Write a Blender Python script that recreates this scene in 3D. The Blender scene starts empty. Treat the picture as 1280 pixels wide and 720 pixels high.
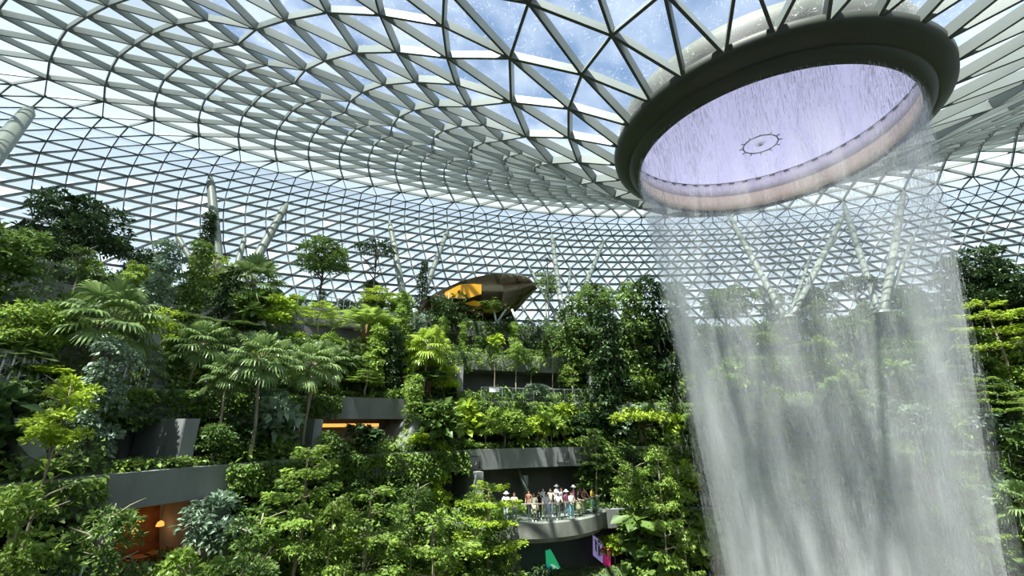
import bpy, math, random
import numpy as np
from mathutils import Vector, Matrix

# ------------------------------------------------------------------ camera, sky, sun, exposure
ZC = 20.0                      # eye height above the valley floor
FPX = 535.0
PITCH = math.radians(17.2)
scene = bpy.context.scene
COL = scene.collection
cam_d = bpy.data.cameras.new('camera')
cam_d.sensor_width = 36.0
cam_d.lens = 36.0 * FPX / 1280.0
cam_d.clip_end = 600
cam = bpy.data.objects.new('camera', cam_d)
COL.objects.link(cam)
cam.location = (0, 0, ZC)
cam.rotation_euler = (math.pi / 2 + PITCH, 0, 0)
scene.camera = cam

SUN_EL, SUN_AZ = math.radians(62), math.radians(206)   # azimuth of the sun measured from +Y towards +X
SUN_ENERGY = 12.0
SKY_STRENGTH = 1.6
EXPOSURE = 0.32
w = bpy.data.worlds.new('sky')
scene.world = w
w.use_nodes = True
nt = w.node_tree
nt.nodes.clear()
out = nt.nodes.new('ShaderNodeOutputWorld')
bg = nt.nodes.new('ShaderNodeBackground')
# clear blue overhead, pale towards the horizon, thin white cloud
tc = nt.nodes.new('ShaderNodeTexCoord')
sxyz = nt.nodes.new('ShaderNodeSeparateXYZ')
grad = nt.nodes.new('ShaderNodeValToRGB')
ge = grad.color_ramp.elements
ge[0].position = 0.0; ge[0].color = (0.55, 0.62, 0.66, 1)
ge[1].position = 1.0; ge[1].color = (0.13, 0.21, 0.36, 1)
for pos, c in ((0.10, (0.78, 0.90, 1.0)), (0.42, (0.72, 0.83, 0.96)), (0.62, (0.12, 0.205, 0.36))):
    e_ = ge.new(pos); e_.color = (*c, 1)
nz = nt.nodes.new('ShaderNodeTexNoise')
nz.inputs['Scale'].default_value = 3.0
nz.inputs['Detail'].default_value = 5.0
cr = nt.nodes.new('ShaderNodeValToRGB')
cr.color_ramp.elements[0].position = 0.64
cr.color_ramp.elements[0].color = (0, 0, 0, 1)
cr.color_ramp.elements[1].position = 0.9
cr.color_ramp.elements[1].color = (.8, .8, .8, 1)
mx = nt.nodes.new('ShaderNodeMixRGB')
mx.inputs['Color2'].default_value = (0.95, 0.98, 1.0, 1)
L_ = nt.links.new
L_(tc.outputs['Generated'], nz.inputs['Vector'])
L_(tc.outputs['Generated'], sxyz.inputs[0])
L_(sxyz.outputs['Z'], grad.inputs['Fac'])
L_(nz.outputs['Fac'], cr.inputs['Fac'])
L_(cr.outputs['Color'], mx.inputs['Fac'])
L_(grad.outputs['Color'], mx.inputs['Color1'])
L_(mx.outputs['Color'], bg.inputs['Color'])
bg.inputs['Strength'].default_value = SKY_STRENGTH
L_(bg.outputs['Background'], out.inputs['Surface'])

sun_d = bpy.data.lights.new('sun', 'SUN')
sun_d.energy = SUN_ENERGY
sun_d.angle = math.radians(0.6)
sun_d.color = (1.0, 0.96, 0.88)
sun = bpy.data.objects.new('sun', sun_d)
COL.objects.link(sun)
sdir = Vector((math.sin(SUN_AZ) * math.cos(SUN_EL), math.cos(SUN_AZ) * math.cos(SUN_EL), math.sin(SUN_EL)))
sun.rotation_euler = (-sdir).to_track_quat('-Z', 'Y').to_euler()
sun.location = (0, 0, 120)

vs = scene.view_settings
vs.view_transform = 'Standard'
vs.look = 'None'
vs.exposure = EXPOSURE
vs.gamma = 1.0
vs.use_curve_mapping = False
cy = scene.cycles
cy.max_bounces = 7
cy.diffuse_bounces = 4
cy.glossy_bounces = 2
cy.transmission_bounces = 4
cy.volume_bounces = 3
cy.transparent_max_bounces = 24
cy.caustics_reflective = False
cy.caustics_refractive = False

# ------------------------------------------------------------------ helpers
rng = random.Random(7)
nrg = np.random.RandomState(11)


def tag(o, label=None, cat=None, group=None, kind=None):
    if label: o['label'] = label
    if cat: o['category'] = cat
    if group: o['group'] = group
    if kind: o['kind'] = kind
    return o


def empty(name, loc=(0, 0, 0), rz=0.0):
    o = bpy.data.objects.new(name, None)
    COL.objects.link(o)
    o.location = loc
    o.rotation_euler = (0, 0, rz)
    o.empty_display_size = 0.3
    return o


def link_mesh(name, me, parent=None):
    o = bpy.data.objects.new(name, me)
    COL.objects.link(o)
    if parent is not None:
        o.parent = parent
    return o


class MB:
    """collects shapes and builds ONE mesh"""
    def __init__(s):
        s.v = []; s.f = []; s.m = []; s.n = 0

    def add(s, verts, faces, mi=0):
        b = s.n
        s.v.extend(tuple(map(float, p)) for p in verts)
        s.n += len(verts)
        s.f.extend([tuple(b + i for i in f) for f in faces])
        s.m.extend([mi] * len(faces))
        return s

    def box(s, c, size, rz=0.0, mi=0):
        x, y, z = size[0] / 2, size[1] / 2, size[2] / 2
        ca, sa = math.cos(rz), math.sin(rz)
        vs_ = []
        for dz in (-z, z):
            for dx, dy in ((-x, -y), (x, -y), (x, y), (-x, y)):
                vs_.append((c[0] + dx * ca - dy * sa, c[1] + dx * sa + dy * ca, c[2] + dz))
        s.add(vs_, [(3, 2, 1, 0), (4, 5, 6, 7), (0, 1, 5, 4), (1, 2, 6, 5), (2, 3, 7, 6), (3, 0, 4, 7)], mi)
        return s

    def tube(s, pts, rad, n=8, mi=0, cap=True):
        pts = [Vector(p) for p in pts]
        if not hasattr(rad, '__len__'): rad = [rad] * len(pts)
        rings = []
        prev = None
        for i, p in enumerate(pts):
            t = (pts[min(i + 1, len(pts) - 1)] - pts[max(i - 1, 0)]).normalized()
            if prev is None:
                u = t.orthogonal().normalized()
            else:
                u = (prev - t * prev.dot(t))
                u = u.normalized() if u.length > 1e-5 else t.orthogonal().normalized()
            prev = u
            v_ = t.cross(u)
            rings.append([p + (u * math.cos(a) + v_ * math.sin(a)) * rad[i] for a in [2 * math.pi * k / n for k in range(n)]])
        vv = [q for r in rings for q in r]
        ff = []
        for i in range(len(rings) - 1):
            for k in range(n):
                k2 = (k + 1) % n
                ff.append((i * n + k, i * n + k2, (i + 1) * n + k2, (i + 1) * n + k))
        if cap:
            ff.append(tuple(reversed(range(n))))
            ff.append(tuple(range((len(rings) - 1) * n, len(rings) * n)))
        s.add(vv, ff, mi)
        return s

    def beam(s, a, b, up, wd, dp, mi=0, mi_bottom=None):
        """rectangular bar from a to b; its lower face on a-b, its depth along up"""
        a = Vector(a); b = Vector(b); up = Vector(up).normalized()
        t = (b - a).normalized()
        sd = t.cross(up).normalized() * (wd / 2)
        u = up * dp
        vv = [a - sd, a + sd, a + sd + u, a - sd + u, b - sd, b + sd, b + sd + u, b - sd + u]
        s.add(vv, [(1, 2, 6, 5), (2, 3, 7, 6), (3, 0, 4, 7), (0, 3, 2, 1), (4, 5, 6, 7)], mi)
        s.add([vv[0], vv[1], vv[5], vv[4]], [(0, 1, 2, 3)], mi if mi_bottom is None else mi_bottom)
        return s

    def revolve(s, prof, center, a0=0.0, a1=2 * math.pi, n=64, mi=0, closed_profile=True, wobble=None):
        full = abs(a1 - a0 - 2 * math.pi) < 1e-6
        cnt = n if full else n + 1
        m = len(prof)
        vv = []
        for i in range(cnt):
            a = a0 + (a1 - a0) * i / n
            for (r, z) in prof:
                rr = r if wobble is None else r + wobble(a, z)
                vv.append((center[0] + rr * math.cos(a), center[1] + rr * math.sin(a), z))
        ff = []
        segs = n
        for i in range(segs):
            i2 = (i + 1) % cnt
            for k in range(m if closed_profile else m - 1):
                k2 = (k + 1) % m
                ff.append((i * m + k, i2 * m + k, i2 * m + k2, i * m + k2))
        if closed_profile and not full:
            ff.append(tuple(reversed(range(m))))
            ff.append(tuple(range((cnt - 1) * m, cnt * m)))
        s.add(vv, ff, mi)
        return s

    def mesh(s, name, mats, smooth=False):
        me = bpy.data.meshes.new(name)
        me.from_pydata(s.v, [], s.f)
        if not isinstance(mats, (list, tuple)): mats = [mats]
        for m in mats: me.materials.append(m)
        if len(mats) > 1:
            me.polygons.foreach_set('material_index', np.array(s.m, dtype=np.int32))
        if smooth:
            me.polygons.foreach_set('use_smooth', np.ones(len(me.polygons), dtype=bool))
        me.update()
        return me

    def build(s, name, mats, parent=None, smooth=False):
        return link_mesh(name, s.mesh(name, mats, smooth), parent)


def np_mesh(name, verts, faces, mat, smooth=False):
    """verts (n,3), faces (m,3) or (m,4) arrays"""
    me = bpy.data.meshes.new(name)
    k = faces.shape[1]
    me.vertices.add(len(verts))
    me.vertices.foreach_set('co', np.asarray(verts, dtype=np.float32).ravel())
    me.loops.add(faces.size)
    me.loops.foreach_set('vertex_index', faces.astype(np.int32).ravel())
    me.polygons.add(len(faces))
    me.polygons.foreach_set('loop_start', np.arange(0, faces.size, k, dtype=np.int32))
    me.materials.append(mat)
    me.update(calc_edges=True)
    me.validate()
    if smooth:
        me.polygons.foreach_set('use_smooth', np.ones(len(me.polygons), dtype=bool))
    return me


def nodes_of(name):
    m = bpy.data.materials.new(name)
    m.use_nodes = True
    t = m.node_tree
    t.nodes.clear()
    o = t.nodes.new('ShaderNodeOutputMaterial')
    return m, t, o


def solid(name, col, rough=0.6, metal=0.0, noise=0.0, nscale=3.0, spec=0.5, stretch=None, bump=0.0):
    m, t, o = nodes_of(name)
    p = t.nodes.new('ShaderNodeBsdfPrincipled')
    p.inputs['Roughness'].default_value = rough
    p.inputs['Metallic'].default_value = metal
    p.inputs['Specular IOR Level'].default_value = spec
    p.inputs['Base Color'].default_value = (*col, 1)
    t.links.new(p.outputs[0], o.inputs[0])
    if noise > 0:
        g = t.nodes.new('ShaderNodeTexCoord')
        mp = t.nodes.new('ShaderNodeMapping')
        if stretch: mp.inputs['Scale'].default_value = stretch
        n_ = t.nodes.new('ShaderNodeTexNoise')
        n_.inputs['Scale'].default_value = nscale
        n_.inputs['Detail'].default_value = 6
        r_ = t.nodes.new('ShaderNodeMapRange')
        r_.inputs['From Min'].default_value = 0.3
        r_.inputs['From Max'].default_value = 0.7
        r_.inputs['To Min'].default_value = 1 - noise
        r_.inputs['To Max'].default_value = 1 + noise
        mm = t.nodes.new('ShaderNodeVectorMath')
        mm.operation = 'SCALE'
        mm.inputs[0].default_value = col
        t.links.new(g.outputs['Object'], mp.inputs[0])
        t.links.new(mp.outputs[0], n_.inputs['Vector'])
        t.links.new(n_.outputs['Fac'], r_.inputs['Value'])
        t.links.new(r_.outputs[0], mm.inputs['Scale'])
        t.links.new(mm.outputs[0], p.inputs['Base Color'])
        if bump > 0:
            b = t.nodes.new('ShaderNodeBump')
            b.inputs['Strength'].default_value = bump
            t.links.new(n_.outputs['Fac'], b.inputs['Height'])
            t.links.new(b.outputs[0], p.inputs['Normal'])
    return m


# pixel of the 1280x720 photograph -> direction from the eye (for surveying where things stand)
def ray(px, py):
    x = (px - 640) / FPX
    y = (360 - py) / FPX
    return Vector((x, math.cos(PITCH) - y * math.sin(PITCH), math.sin(PITCH) + y * math.cos(PITCH)))


GX, GY = 13.0, 6.0             # centre of the round valley


def on_ring(px, py, R):
    """world point where the sight line meets the upright cylinder of radius R about the valley's centre"""
    d = ray(px, py)
    a = d.x ** 2 + d.y ** 2
    b = -2 * (d.x * GX + d.y * GY)
    c = GX ** 2 + GY ** 2 - R * R
    t = (-b + math.sqrt(b * b - 4 * a * c)) / (2 * a)
    return Vector((d.x * t, d.y * t, ZC + d.z * t))


def at_dist(px, py, dist):
    d = ray(px, py)
    t = dist / math.hypot(d.x, d.y)
    return Vector((d.x * t, d.y * t, ZC + d.z * t))


def ang(p):
    return math.atan2(p[1] - GY, p[0] - GX)


def polar(R, a, z=0.0):
    return Vector((GX + R * math.cos(a), GY + R * math.sin(a), z))


def project(p):
    x, y, z = p[0], p[1], p[2] - ZC
    d = y * math.cos(PITCH) + z * math.sin(PITCH)
    v_ = -y * math.sin(PITCH) + z * math.cos(PITCH)
    return (640 + FPX * x / d, 360 - FPX * v_ / d)

COEF=[[15.05,8.48,0.0,0.0,0.0,22.32,0.0,8.48,0.0,0.0,16.0,0.0,0.0,0.0,0.0],
[15.68,12.21,-0.13,-0.06,-0.55,21.28,-0.64,11.74,0.29,0.59,17.08,-0.22,-0.38,0.38,0.29],
[16.7,16.48,0.87,-0.34,-0.54,19.28,-2.24,15.47,0.2,1.2,18.51,-0.07,-0.19,0.39,0.59],
[17.33,19.86,2.03,-1.08,-0.55,17.34,-3.19,18.57,0.81,1.08,20.02,-0.01,-0.11,0.01,0.44],
[17.3,22.79,3.35,-1.36,-0.86,16.13,-3.94,21.31,1.03,0.8,21.1,-0.05,-0.13,0.03,0.41],
[17.16,25.75,4.84,-1.58,-1.01,14.98,-4.79,24.11,1.18,0.51,22.09,-0.12,-0.16,0.09,0.4],
[17.05,28.83,6.65,-1.86,-1.12,13.73,-5.94,27.03,1.41,0.31,23.22,-0.16,-0.1,0.02,0.25],
[16.84,32.24,8.67,-1.82,-1.23,12.43,-7.44,30.36,1.31,-0.04,24.42,-0.14,-0.08,0.1,0.11],
[16.3,34.7,9.86,-1.85,-1.32,11.57,-8.19,32.48,0.87,-0.5,24.97,0.08,0.08,0.01,-0.18],
[15.7,37.1,10.89,-1.82,-1.4,10.89,-8.8,34.4,0.43,-0.88,25.38,0.27,0.3,0.02,-0.64],
[15.26,39.46,11.9,-1.99,-1.43,10.27,-9.43,36.23,0.08,-1.2,25.77,0.46,0.48,-0.11,-0.91],
[14.99,41.76,12.92,-2.3,-1.37,9.62,-10.09,38.08,-0.23,-1.57,26.2,0.58,0.6,-0.33,-0.93],
[14.77,44.14,13.97,-2.72,-1.24,8.91,-10.75,39.97,-0.52,-1.92,26.5,0.61,0.75,-0.59,-0.97],
[14.61,46.54,15.02,-3.1,-1.04,8.25,-11.5,41.92,-0.72,-2.25,26.7,0.56,0.95,-0.79,-1.16],
[14.46,49.0,16.11,-3.42,-0.82,7.55,-12.21,43.95,-0.92,-2.59,26.57,0.5,1.05,-0.88,-1.41],
[14.32,51.46,17.21,-3.51,-0.66,6.79,-12.85,46.0,-1.06,-2.86,26.02,0.44,1.0,-0.8,-1.74],
[14.05,52.93,17.73,-3.59,-0.57,6.15,-12.92,46.95,-1.2,-2.81,25.24,0.61,0.82,-0.89,-1.84],
[13.83,54.17,18.14,-3.53,-0.58,5.55,-12.84,47.69,-1.23,-2.65,24.46,0.76,0.62,-0.96,-1.87],
[13.54,55.24,18.36,-3.25,-0.65,4.95,-12.69,48.3,-1.18,-2.46,23.67,0.88,0.41,-1.07,-1.83],
[13.3,56.19,18.55,-2.98,-0.74,4.34,-12.48,48.76,-1.01,-2.21,22.8,0.97,0.18,-1.16,-1.69],
[13.08,57.03,18.72,-2.69,-0.86,3.7,-12.22,49.13,-0.81,-1.96,21.85,1.0,-0.06,-1.2,-1.49],
[12.89,57.74,18.84,-2.35,-0.97,3.06,-11.95,49.4,-0.57,-1.76,20.82,0.97,-0.24,-1.2,-1.2],
[12.73,58.33,18.93,-1.98,-1.08,2.4,-11.65,49.59,-0.29,-1.59,19.75,0.89,-0.36,-1.18,-0.91],
[12.6,58.82,19.01,-1.65,-1.15,1.76,-11.37,49.69,0.01,-1.44,18.58,0.85,-0.42,-1.18,-0.62],
[12.44,59.23,18.98,-1.27,-1.16,1.19,-11.14,49.74,0.32,-1.26,17.36,0.79,-0.4,-1.14,-0.45],
[12.38,59.55,18.98,-0.96,-1.16,0.69,-10.96,49.72,0.69,-1.04,16.04,0.73,-0.33,-1.05,-0.35],
[12.34,59.79,18.97,-0.7,-1.17,0.24,-10.82,49.66,1.04,-0.81,14.66,0.7,-0.23,-1.0,-0.25],
[12.29,60.01,18.94,-0.48,-1.19,-0.19,-10.68,49.56,1.39,-0.55,13.27,0.7,-0.07,-1.01,-0.17],
[12.27,60.18,18.92,-0.28,-1.24,-0.57,-10.57,49.48,1.71,-0.3,11.84,0.71,0.05,-0.97,-0.07],
[12.26,60.33,18.9,-0.1,-1.3,-0.93,-10.46,49.41,2.02,-0.07,10.39,0.72,0.17,-0.91,0.03]]

# ------------------------------------------------------------------ the glass roof (a torus-like diagrid that dips to the round opening)
CF = np.array(COEF).reshape(30, 3, 5)
# two more rows below the last surveyed one
for _ in range(2):
    CF = np.concatenate([CF, (2 * CF[-1] - CF[-2])[None]], 0)
ROWS = len(CF)
DBL = (2, 7, 15)
NK, n_ = [], 27
for k in range(ROWS):
    NK.append(n_)
    if k in DBL: n_ *= 2
AK = [math.radians(178.5)]
for k in range(1, ROWS):
    AK.append(AK[-1] - (2 if (k - 1) in DBL else 1) * math.pi / NK[k])


def dome_pts(k):
    t = AK[k] + np.arange(NK[k]) * 2 * math.pi / NK[k]
    B = np.stack([np.ones_like(t), np.cos(t), np.sin(t), np.cos(2 * t), np.sin(2 * t)], 1)
    P = B @ CF[k].T
    P[:, 2] += ZC
    return P


DP = [dome_pts(k) for k in range(ROWS)]
# outward normals from finite differences
DN = []
for k in range(ROWS):
    P = DP[k]
    tang = np.roll(P, -1, 0) - np.roll(P, 1, 0)
    k0, k1 = max(k - 1, 0), min(k + 1, ROWS - 1)
    t = AK[k] + np.arange(NK[k]) * 2 * math.pi / NK[k]
    B = np.stack([np.ones_like(t), np.cos(t), np.sin(t), np.cos(2 * t), np.sin(2 * t)], 1)
    rad = B @ (CF[k1] - CF[k0]).T
    n = np.cross(rad, tang)
    n /= np.linalg.norm(n, axis=1)[:, None]
    s = np.sign((n * np.array([0, 0, 1.0])).sum(1).mean()) or 1
    DN.append(n * s)

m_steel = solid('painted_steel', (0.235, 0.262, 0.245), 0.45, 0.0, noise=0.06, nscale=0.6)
m_dark_metal_shade = solid('dark_metal_and_beam_shade', (0.075, 0.085, 0.08), 0.55)  # painted shade on the beam undersides; plain dark metal on small fittings


def glass_mat(name, streaks):
    m, t, o = nodes_of(name)
    tr = t.nodes.new('ShaderNodeBsdfTransparent')
    tr.inputs[0].default_value = (0.86, 0.92, 0.93, 1)
    gl = t.nodes.new('ShaderNodeBsdfGlossy')
    gl.inputs['Roughness'].default_value = 0.05
    mxs = t.nodes.new('ShaderNodeMixShader')
    mxs.inputs[0].default_value = 0.05
    t.links.new(tr.outputs[0], mxs.inputs[1])
    t.links.new(gl.outputs[0], mxs.inputs[2])
    last = mxs
    if streaks:
        # dried water marks lying on the panes: thin white squiggles
        g = t.nodes.new('ShaderNodeNewGeometry')
        n1 = t.nodes.new('ShaderNodeTexNoise')
        n1.inputs['Scale'].default_value = 2.0
        n1.inputs['Detail'].default_value = 3
        n1.inputs['Distortion'].default_value = 1.8
        ab = t.nodes.new('ShaderNodeMath'); ab.operation = 'SUBTRACT'; ab.inputs[1].default_value = 0.5
        a2 = t.nodes.new('ShaderNodeMath'); a2.operation = 'ABSOLUTE'
        lt = t.nodes.new('ShaderNodeMapRange')
        lt.inputs['From Min'].default_value = 0.0
        lt.inputs['From Max'].default_value = 0.0045
        lt.inputs['To Min'].default_value = 0.65
        lt.inputs['To Max'].default_value = 0.0
        n2 = t.nodes.new('ShaderNodeTexNoise')
        n2.inputs['Scale'].default_value = 2.6
        gt = t.nodes.new('ShaderNodeMath'); gt.operation = 'GREATER_THAN'; gt.inputs[1].default_value = 0.47
        mu = t.nodes.new('ShaderNodeMath'); mu.operation = 'MULTIPLY'
        n3 = t.nodes.new('ShaderNodeTexNoise')
        n3.inputs['Scale'].default_value = 0.35
        mr = t.nodes.new('ShaderNodeMapRange')
        mr.inputs['From Min'].default_value = 0.35
        mr.inputs['From Max'].default_value = 0.7
        mr.inputs['To Min'].default_value = 0.02
        mr.inputs['To Max'].default_value = 0.14
        mxm = t.nodes.new('ShaderNodeMath'); mxm.operation = 'MAXIMUM'
        df = t.nodes.new('ShaderNodeBsdfTranslucent')
        df.inputs[0].default_value = (0.95, 0.97, 1.0, 1)
        ms = t.nodes.new('ShaderNodeMixShader')
        for n_x in (n1, n2, n3): t.links.new(g.outputs['Position'], n_x.inputs['Vector'])
        t.links.new(n1.outputs['Fac'], ab.inputs[0]); t.links.new(ab.outputs[0], a2.inputs[0]); t.links.new(a2.outputs[0], lt.inputs['Value'])
        t.links.new(n2.outputs['Fac'], gt.inputs[0])
        t.links.new(lt.outputs[0], mu.inputs[0]); t.links.new(gt.outputs[0], mu.inputs[1])
        t.links.new(n3.outputs['Fac'], mr.inputs['Value'])
        t.links.new(mu.outputs[0], mxm.inputs[0]); t.links.new(mr.outputs[0], mxm.inputs[1])
        t.links.new(mxm.outputs[0], ms.inputs[0]); t.links.new(mxs.outputs[0], ms.inputs[1]); t.links.new(df.outputs[0], ms.inputs[2])
        last = ms
    t.links.new(last.outputs[0], o.inputs[0])
    return m


def shade_mat():
    m, t, o = nodes_of('white_fabric_shade')
    tr = t.nodes.new('ShaderNodeBsdfTransparent')
    tr.inputs[0].default_value = (1, 1, 1, 1)
    tl = t.nodes.new('ShaderNodeBsdfTranslucent')
    tl.inputs[0].default_value = (0.40, 0.43, 0.43, 1)
    df = t.nodes.new('ShaderNodeBsdfDiffuse')
    df.inputs[0].default_value = (0.60, 0.64, 0.62, 1)
    a = t.nodes.new('ShaderNodeMixShader'); a.inputs[0].default_value = 0.35
    b = t.nodes.new('ShaderNodeMixShader'); b.inputs[0].default_value = 0.5
    t.links.new(tl.outputs[0], a.inputs[1]); t.links.new(df.outputs[0], a.inputs[2])
    t.links.new(tr.outputs[0], b.inputs[1]); t.links.new(a.outputs[0], b.inputs[2])
    t.links.new(b.outputs[0], o.inputs[0])
    return m


m_glass_wet = glass_mat('wet_roof_glass', True)
m_glass = glass_mat('roof_glass', False)
m_shade = shade_mat()

steel = MB(); panes = MB(); shades = MB()
tris = []


def row_depth(k): return 0.56 if k <= 2 else (0.54 if k <= 7 else (0.48 if k <= 15 else 0.32))
def row_width(k): return 0.15 if k <= 2 else (0.135 if k <= 7 else (0.12 if k <= 15 else 0.08))


for k in range(ROWS):
    N = NK[k]; P = DP[k]; Nm = DN[k]
    dp, wd = row_depth(k), row_width(k)
    for m in range(N):
        m1 = (m + 1) % N
        up = (Nm[m] + Nm[m1])
        if k > 0:
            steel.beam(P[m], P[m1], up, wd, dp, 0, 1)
        if k + 1 < ROWS:
            Q = DP[k + 1]; Qn = DN[k + 1]; NQ = NK[k + 1]
            if k in DBL:
                a, b, c = (2 * m) % NQ, (2 * m + 1) % NQ, (2 * m + 2) % NQ
                for j in (a, b, c):
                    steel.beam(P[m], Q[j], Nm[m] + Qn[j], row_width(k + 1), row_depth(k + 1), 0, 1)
                tris.append((k, (k, m), (k + 1, a), (k + 1, b), 1))
                tris.append((k, (k, m), (k + 1, b), (k + 1, c), 1))
                tris.append((k, (k, m), (k, m1), (k + 1, c), 0))
            else:
                for j in (m, m1):
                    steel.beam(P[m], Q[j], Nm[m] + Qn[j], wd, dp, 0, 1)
                tris.append((k, (k, m), (k + 1, m), (k + 1, m1), 1))    # point up
                tris.append((k, (k, m), (k, m1), (k + 1, m1), 0))       # point down
rs = random.Random(3)
for (k, A_, B_, C_, upw) in tris:
    dp = row_depth(k)
    pt = []
    for (kk, mm) in (A_, B_, C_):
        pt.append(Vector(DP[kk][mm]) + Vector(DN[kk][mm]) * (dp + 0.02))
    panes.add(pt, [(0, 1, 2)], 0 if k <= 8 else 1)
    # sun shade stretched under the pane
    if k < 6: continue
    cov = 1.0
    if k < 8: cov = 0.0 if rs.random() < 0.75 else 1.0
    elif k < 10: cov = 0.0 if rs.random() < 0.12 else 1.0
    elif k < 17: cov = 1.0 if rs.random() < 0.9 else 0.8
    elif k < 20: cov = 1.0 if upw else rs.choice((1.0, 0.85, 1.0))
    elif k < 23: cov = 1.0 if upw and rs.random() < .85 else rs.choice((1.0, 1.0, 0.65, 0.6, 0.0))
    elif k < 25: cov = 0.85 if upw else rs.choice((1.0, .6, .6, 0.0))
    else: cov = 0.6 if upw else rs.choice((.6, .5, 0.0))
    if cov <= 0: continue
    q = []
    for i, (kk, mm) in enumerate((A_, B_, C_)):
        q.append(Vector(DP[kk][mm]) + Vector(DN[kk][mm]) * (dp - 0.04))
    if cov >= 0.99:
        shades.add(q, [(0, 1, 2)])
    elif upw:
        # apex A on top: keep the upper part
        b1 = q[0].lerp(q[1], cov); c1 = q[0].lerp(q[2], cov)
        shades.add([q[0], b1, c1], [(0, 1, 2)])
    else:
        # edge A-B on top: leave a strip open by the lower corner
        a1 = q[0].lerp(q[2], cov * .8); b1 = q[1].lerp(q[2], cov * .8)
        shades.add([q[0], q[1], b1, a1], [(0, 1, 2, 3)])

ceiling = steel.build('ceiling', [m_steel, m_dark_metal_shade])
tag(ceiling, 'vast domed ceiling of triangular steel lattice dipping to the round opening', kind='structure')
pn = panes.build('glass_panes', [m_glass_wet, m_glass], ceiling)
tag(pn, 'clear glass panes with white water marks near the round opening')
sh = shades.build('sun_shades', m_shade, ceiling)
tag(sh, 'white fabric sun shades under the roof glass')
# base ring beam of the roof
rb = MB()
P = DP[ROWS - 1]
for m in range(NK[ROWS - 1]):
    rb.beam(P[m] - np.array([0, 0, .5]), P[(m + 1) % len(P)] - np.array([0, 0, .5]), (0, 0, 1), 0.5, 0.5)
tag(rb.build('trim_1', m_steel), 'steel ring beam at the foot of the glass roof', kind='structure')

# ------------------------------------------------------------------ the round opening and its basin
OX, OY = 15.05, 22.2
m_ring = solid('dark_green_metal', (0.05, 0.058, 0.042), 0.55, noise=0.1, nscale=0.5)
m_tan = solid('pale_sandstone_rim', (0.92, 0.76, 0.50), 0.5, noise=0.15, nscale=3, stretch=(1, 1, 6))
m_rimw = solid('pale_pink_rim', (0.9, 0.84, 0.82), 0.4)
Z0 = ZC
rim = empty('oculus_ring', (OX, OY, Z0 + 15.0))
tag(rim, 'huge dark round ring in the glass roof that the water pours from', 'ceiling ring')


def rel(mb, name, mats, parent, smooth=True):
    o = mb.build(name, mats, parent, smooth)
    o.location = (-parent.location.x, -parent.location.y, -parent.location.z)
    return o


b = MB()
b.revolve([(8.50, Z0 + 16.45), (8.62, Z0 + 16.3), (8.55, Z0 + 15.95), (8.40, Z0 + 15.85), (7.82, Z0 + 15.47), (7.74, Z0 + 15.50),
           (7.70, Z0 + 15.36), (7.12, Z0 + 15.0), (7.06, Z0 + 15.04), (7.20, Z0 + 15.3), (8.1, Z0 + 15.9), (8.3, Z0 + 16.45)], (OX, OY), n=128)
rel(b, 'lip', m_ring, rim)
b = MB()
b.revolve([(7.20, Z0 + 15.3), (7.4, Z0 + 15.9), (7.55, Z0 + 16.6), (7.75, Z0 + 16.6), (7.6, Z0 + 15.9), (7.4, Z0 + 15.3)], (OX, OY), n=128)
o = rel(b, 'basin_wall', m_tan, rim); o['label'] = 'pale sandstone coloured basin wall'
b = MB()
b.revolve([(7.55, Z0 + 16.62), (7.8, Z0 + 17.4), (8.02, Z0 + 17.98), (8.06, Z0 + 17.98), (7.85, Z0 + 16.62)], (OX, OY), n=128)
o = rel(b, 'basin_step', m_rimw, rim); o['label'] = 'pale pink upper step of the basin'
b = MB()
for i in range(54):
    a = 2 * math.pi * i / 54
    b.box((OX + 7.93 * math.cos(a), OY + 7.93 * math.sin(a), Z0 + 17.86), (0.10, 0.34, 0.12), a)
b.revolve([(8.0, Z0 + 17.95), (8.0, Z0 + 18.03), (8.06, Z0 + 18.03), (8.06, Z0 + 17.95)], (OX, OY), n=96)
o = rel(b, 'seal_strip', m_dark_metal_shade, rim, False); o['label'] = 'black seal strip with clamps'
b = MB()
b.revolve([(8.12, Z0 + 16.4), (8.3, Z0 + 16.4), (8.2, Z0 + 17.6), (8.14, Z0 + 18.0), (8.08, Z0 + 18.0)], (OX, OY), n=128)
o = rel(b, 'outer_cladding', solid('green_grey_cladding', (.07, .085, .06), .6), rim)
# shallow dished cover of pale film over the opening
m, t, o_ = nodes_of('pale_film')
tl = t.nodes.new('ShaderNodeBsdfTranslucent'); tl.inputs[0].default_value = (0.40, 0.40, 0.52, 1)
df = t.nodes.new('ShaderNodeBsdfDiffuse'); df.inputs[0].default_value = (0.35, 0.35, 0.47, 1)
tr = t.nodes.new('ShaderNodeBsdfTransparent')
ms = t.nodes.new('ShaderNodeMixShader'); ms.inputs[0].default_value = 0.25
ms2 = t.nodes.new('ShaderNodeMixShader'); ms2.inputs[0].default_value = 0.9
t.links.new(tl.outputs[0], ms.inputs[1]); t.links.new(df.outputs[0], ms.inputs[2])
t.links.new(tr.outputs[0], ms2.inputs[1]); t.links.new(ms.outputs[0], ms2.inputs[2])
t.links.new(ms2.outputs[0], o_.inputs[0])
m_film = m
b = MB()
prof = [(8.02 * i / 14 + .001, Z0 + 16.0 + 2.0 * (i / 14) ** 2) for i in range(15)]
b.revolve(prof + [(r, z + .02) for r, z in reversed(prof)], (OX, OY), n=96)
o = rel(b, 'film_cover', m_film, rim); o['label'] = 'pale lilac dished film cover'
b = MB()
ring_pts = [(OX + 0.93 * math.cos(a), OY + 0.93 * math.sin(a), Z0 + 15.98) for a in np.linspace(0, 2 * math.pi, 41)]
b.tube(ring_pts, 0.035, 6, cap=False)
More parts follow.
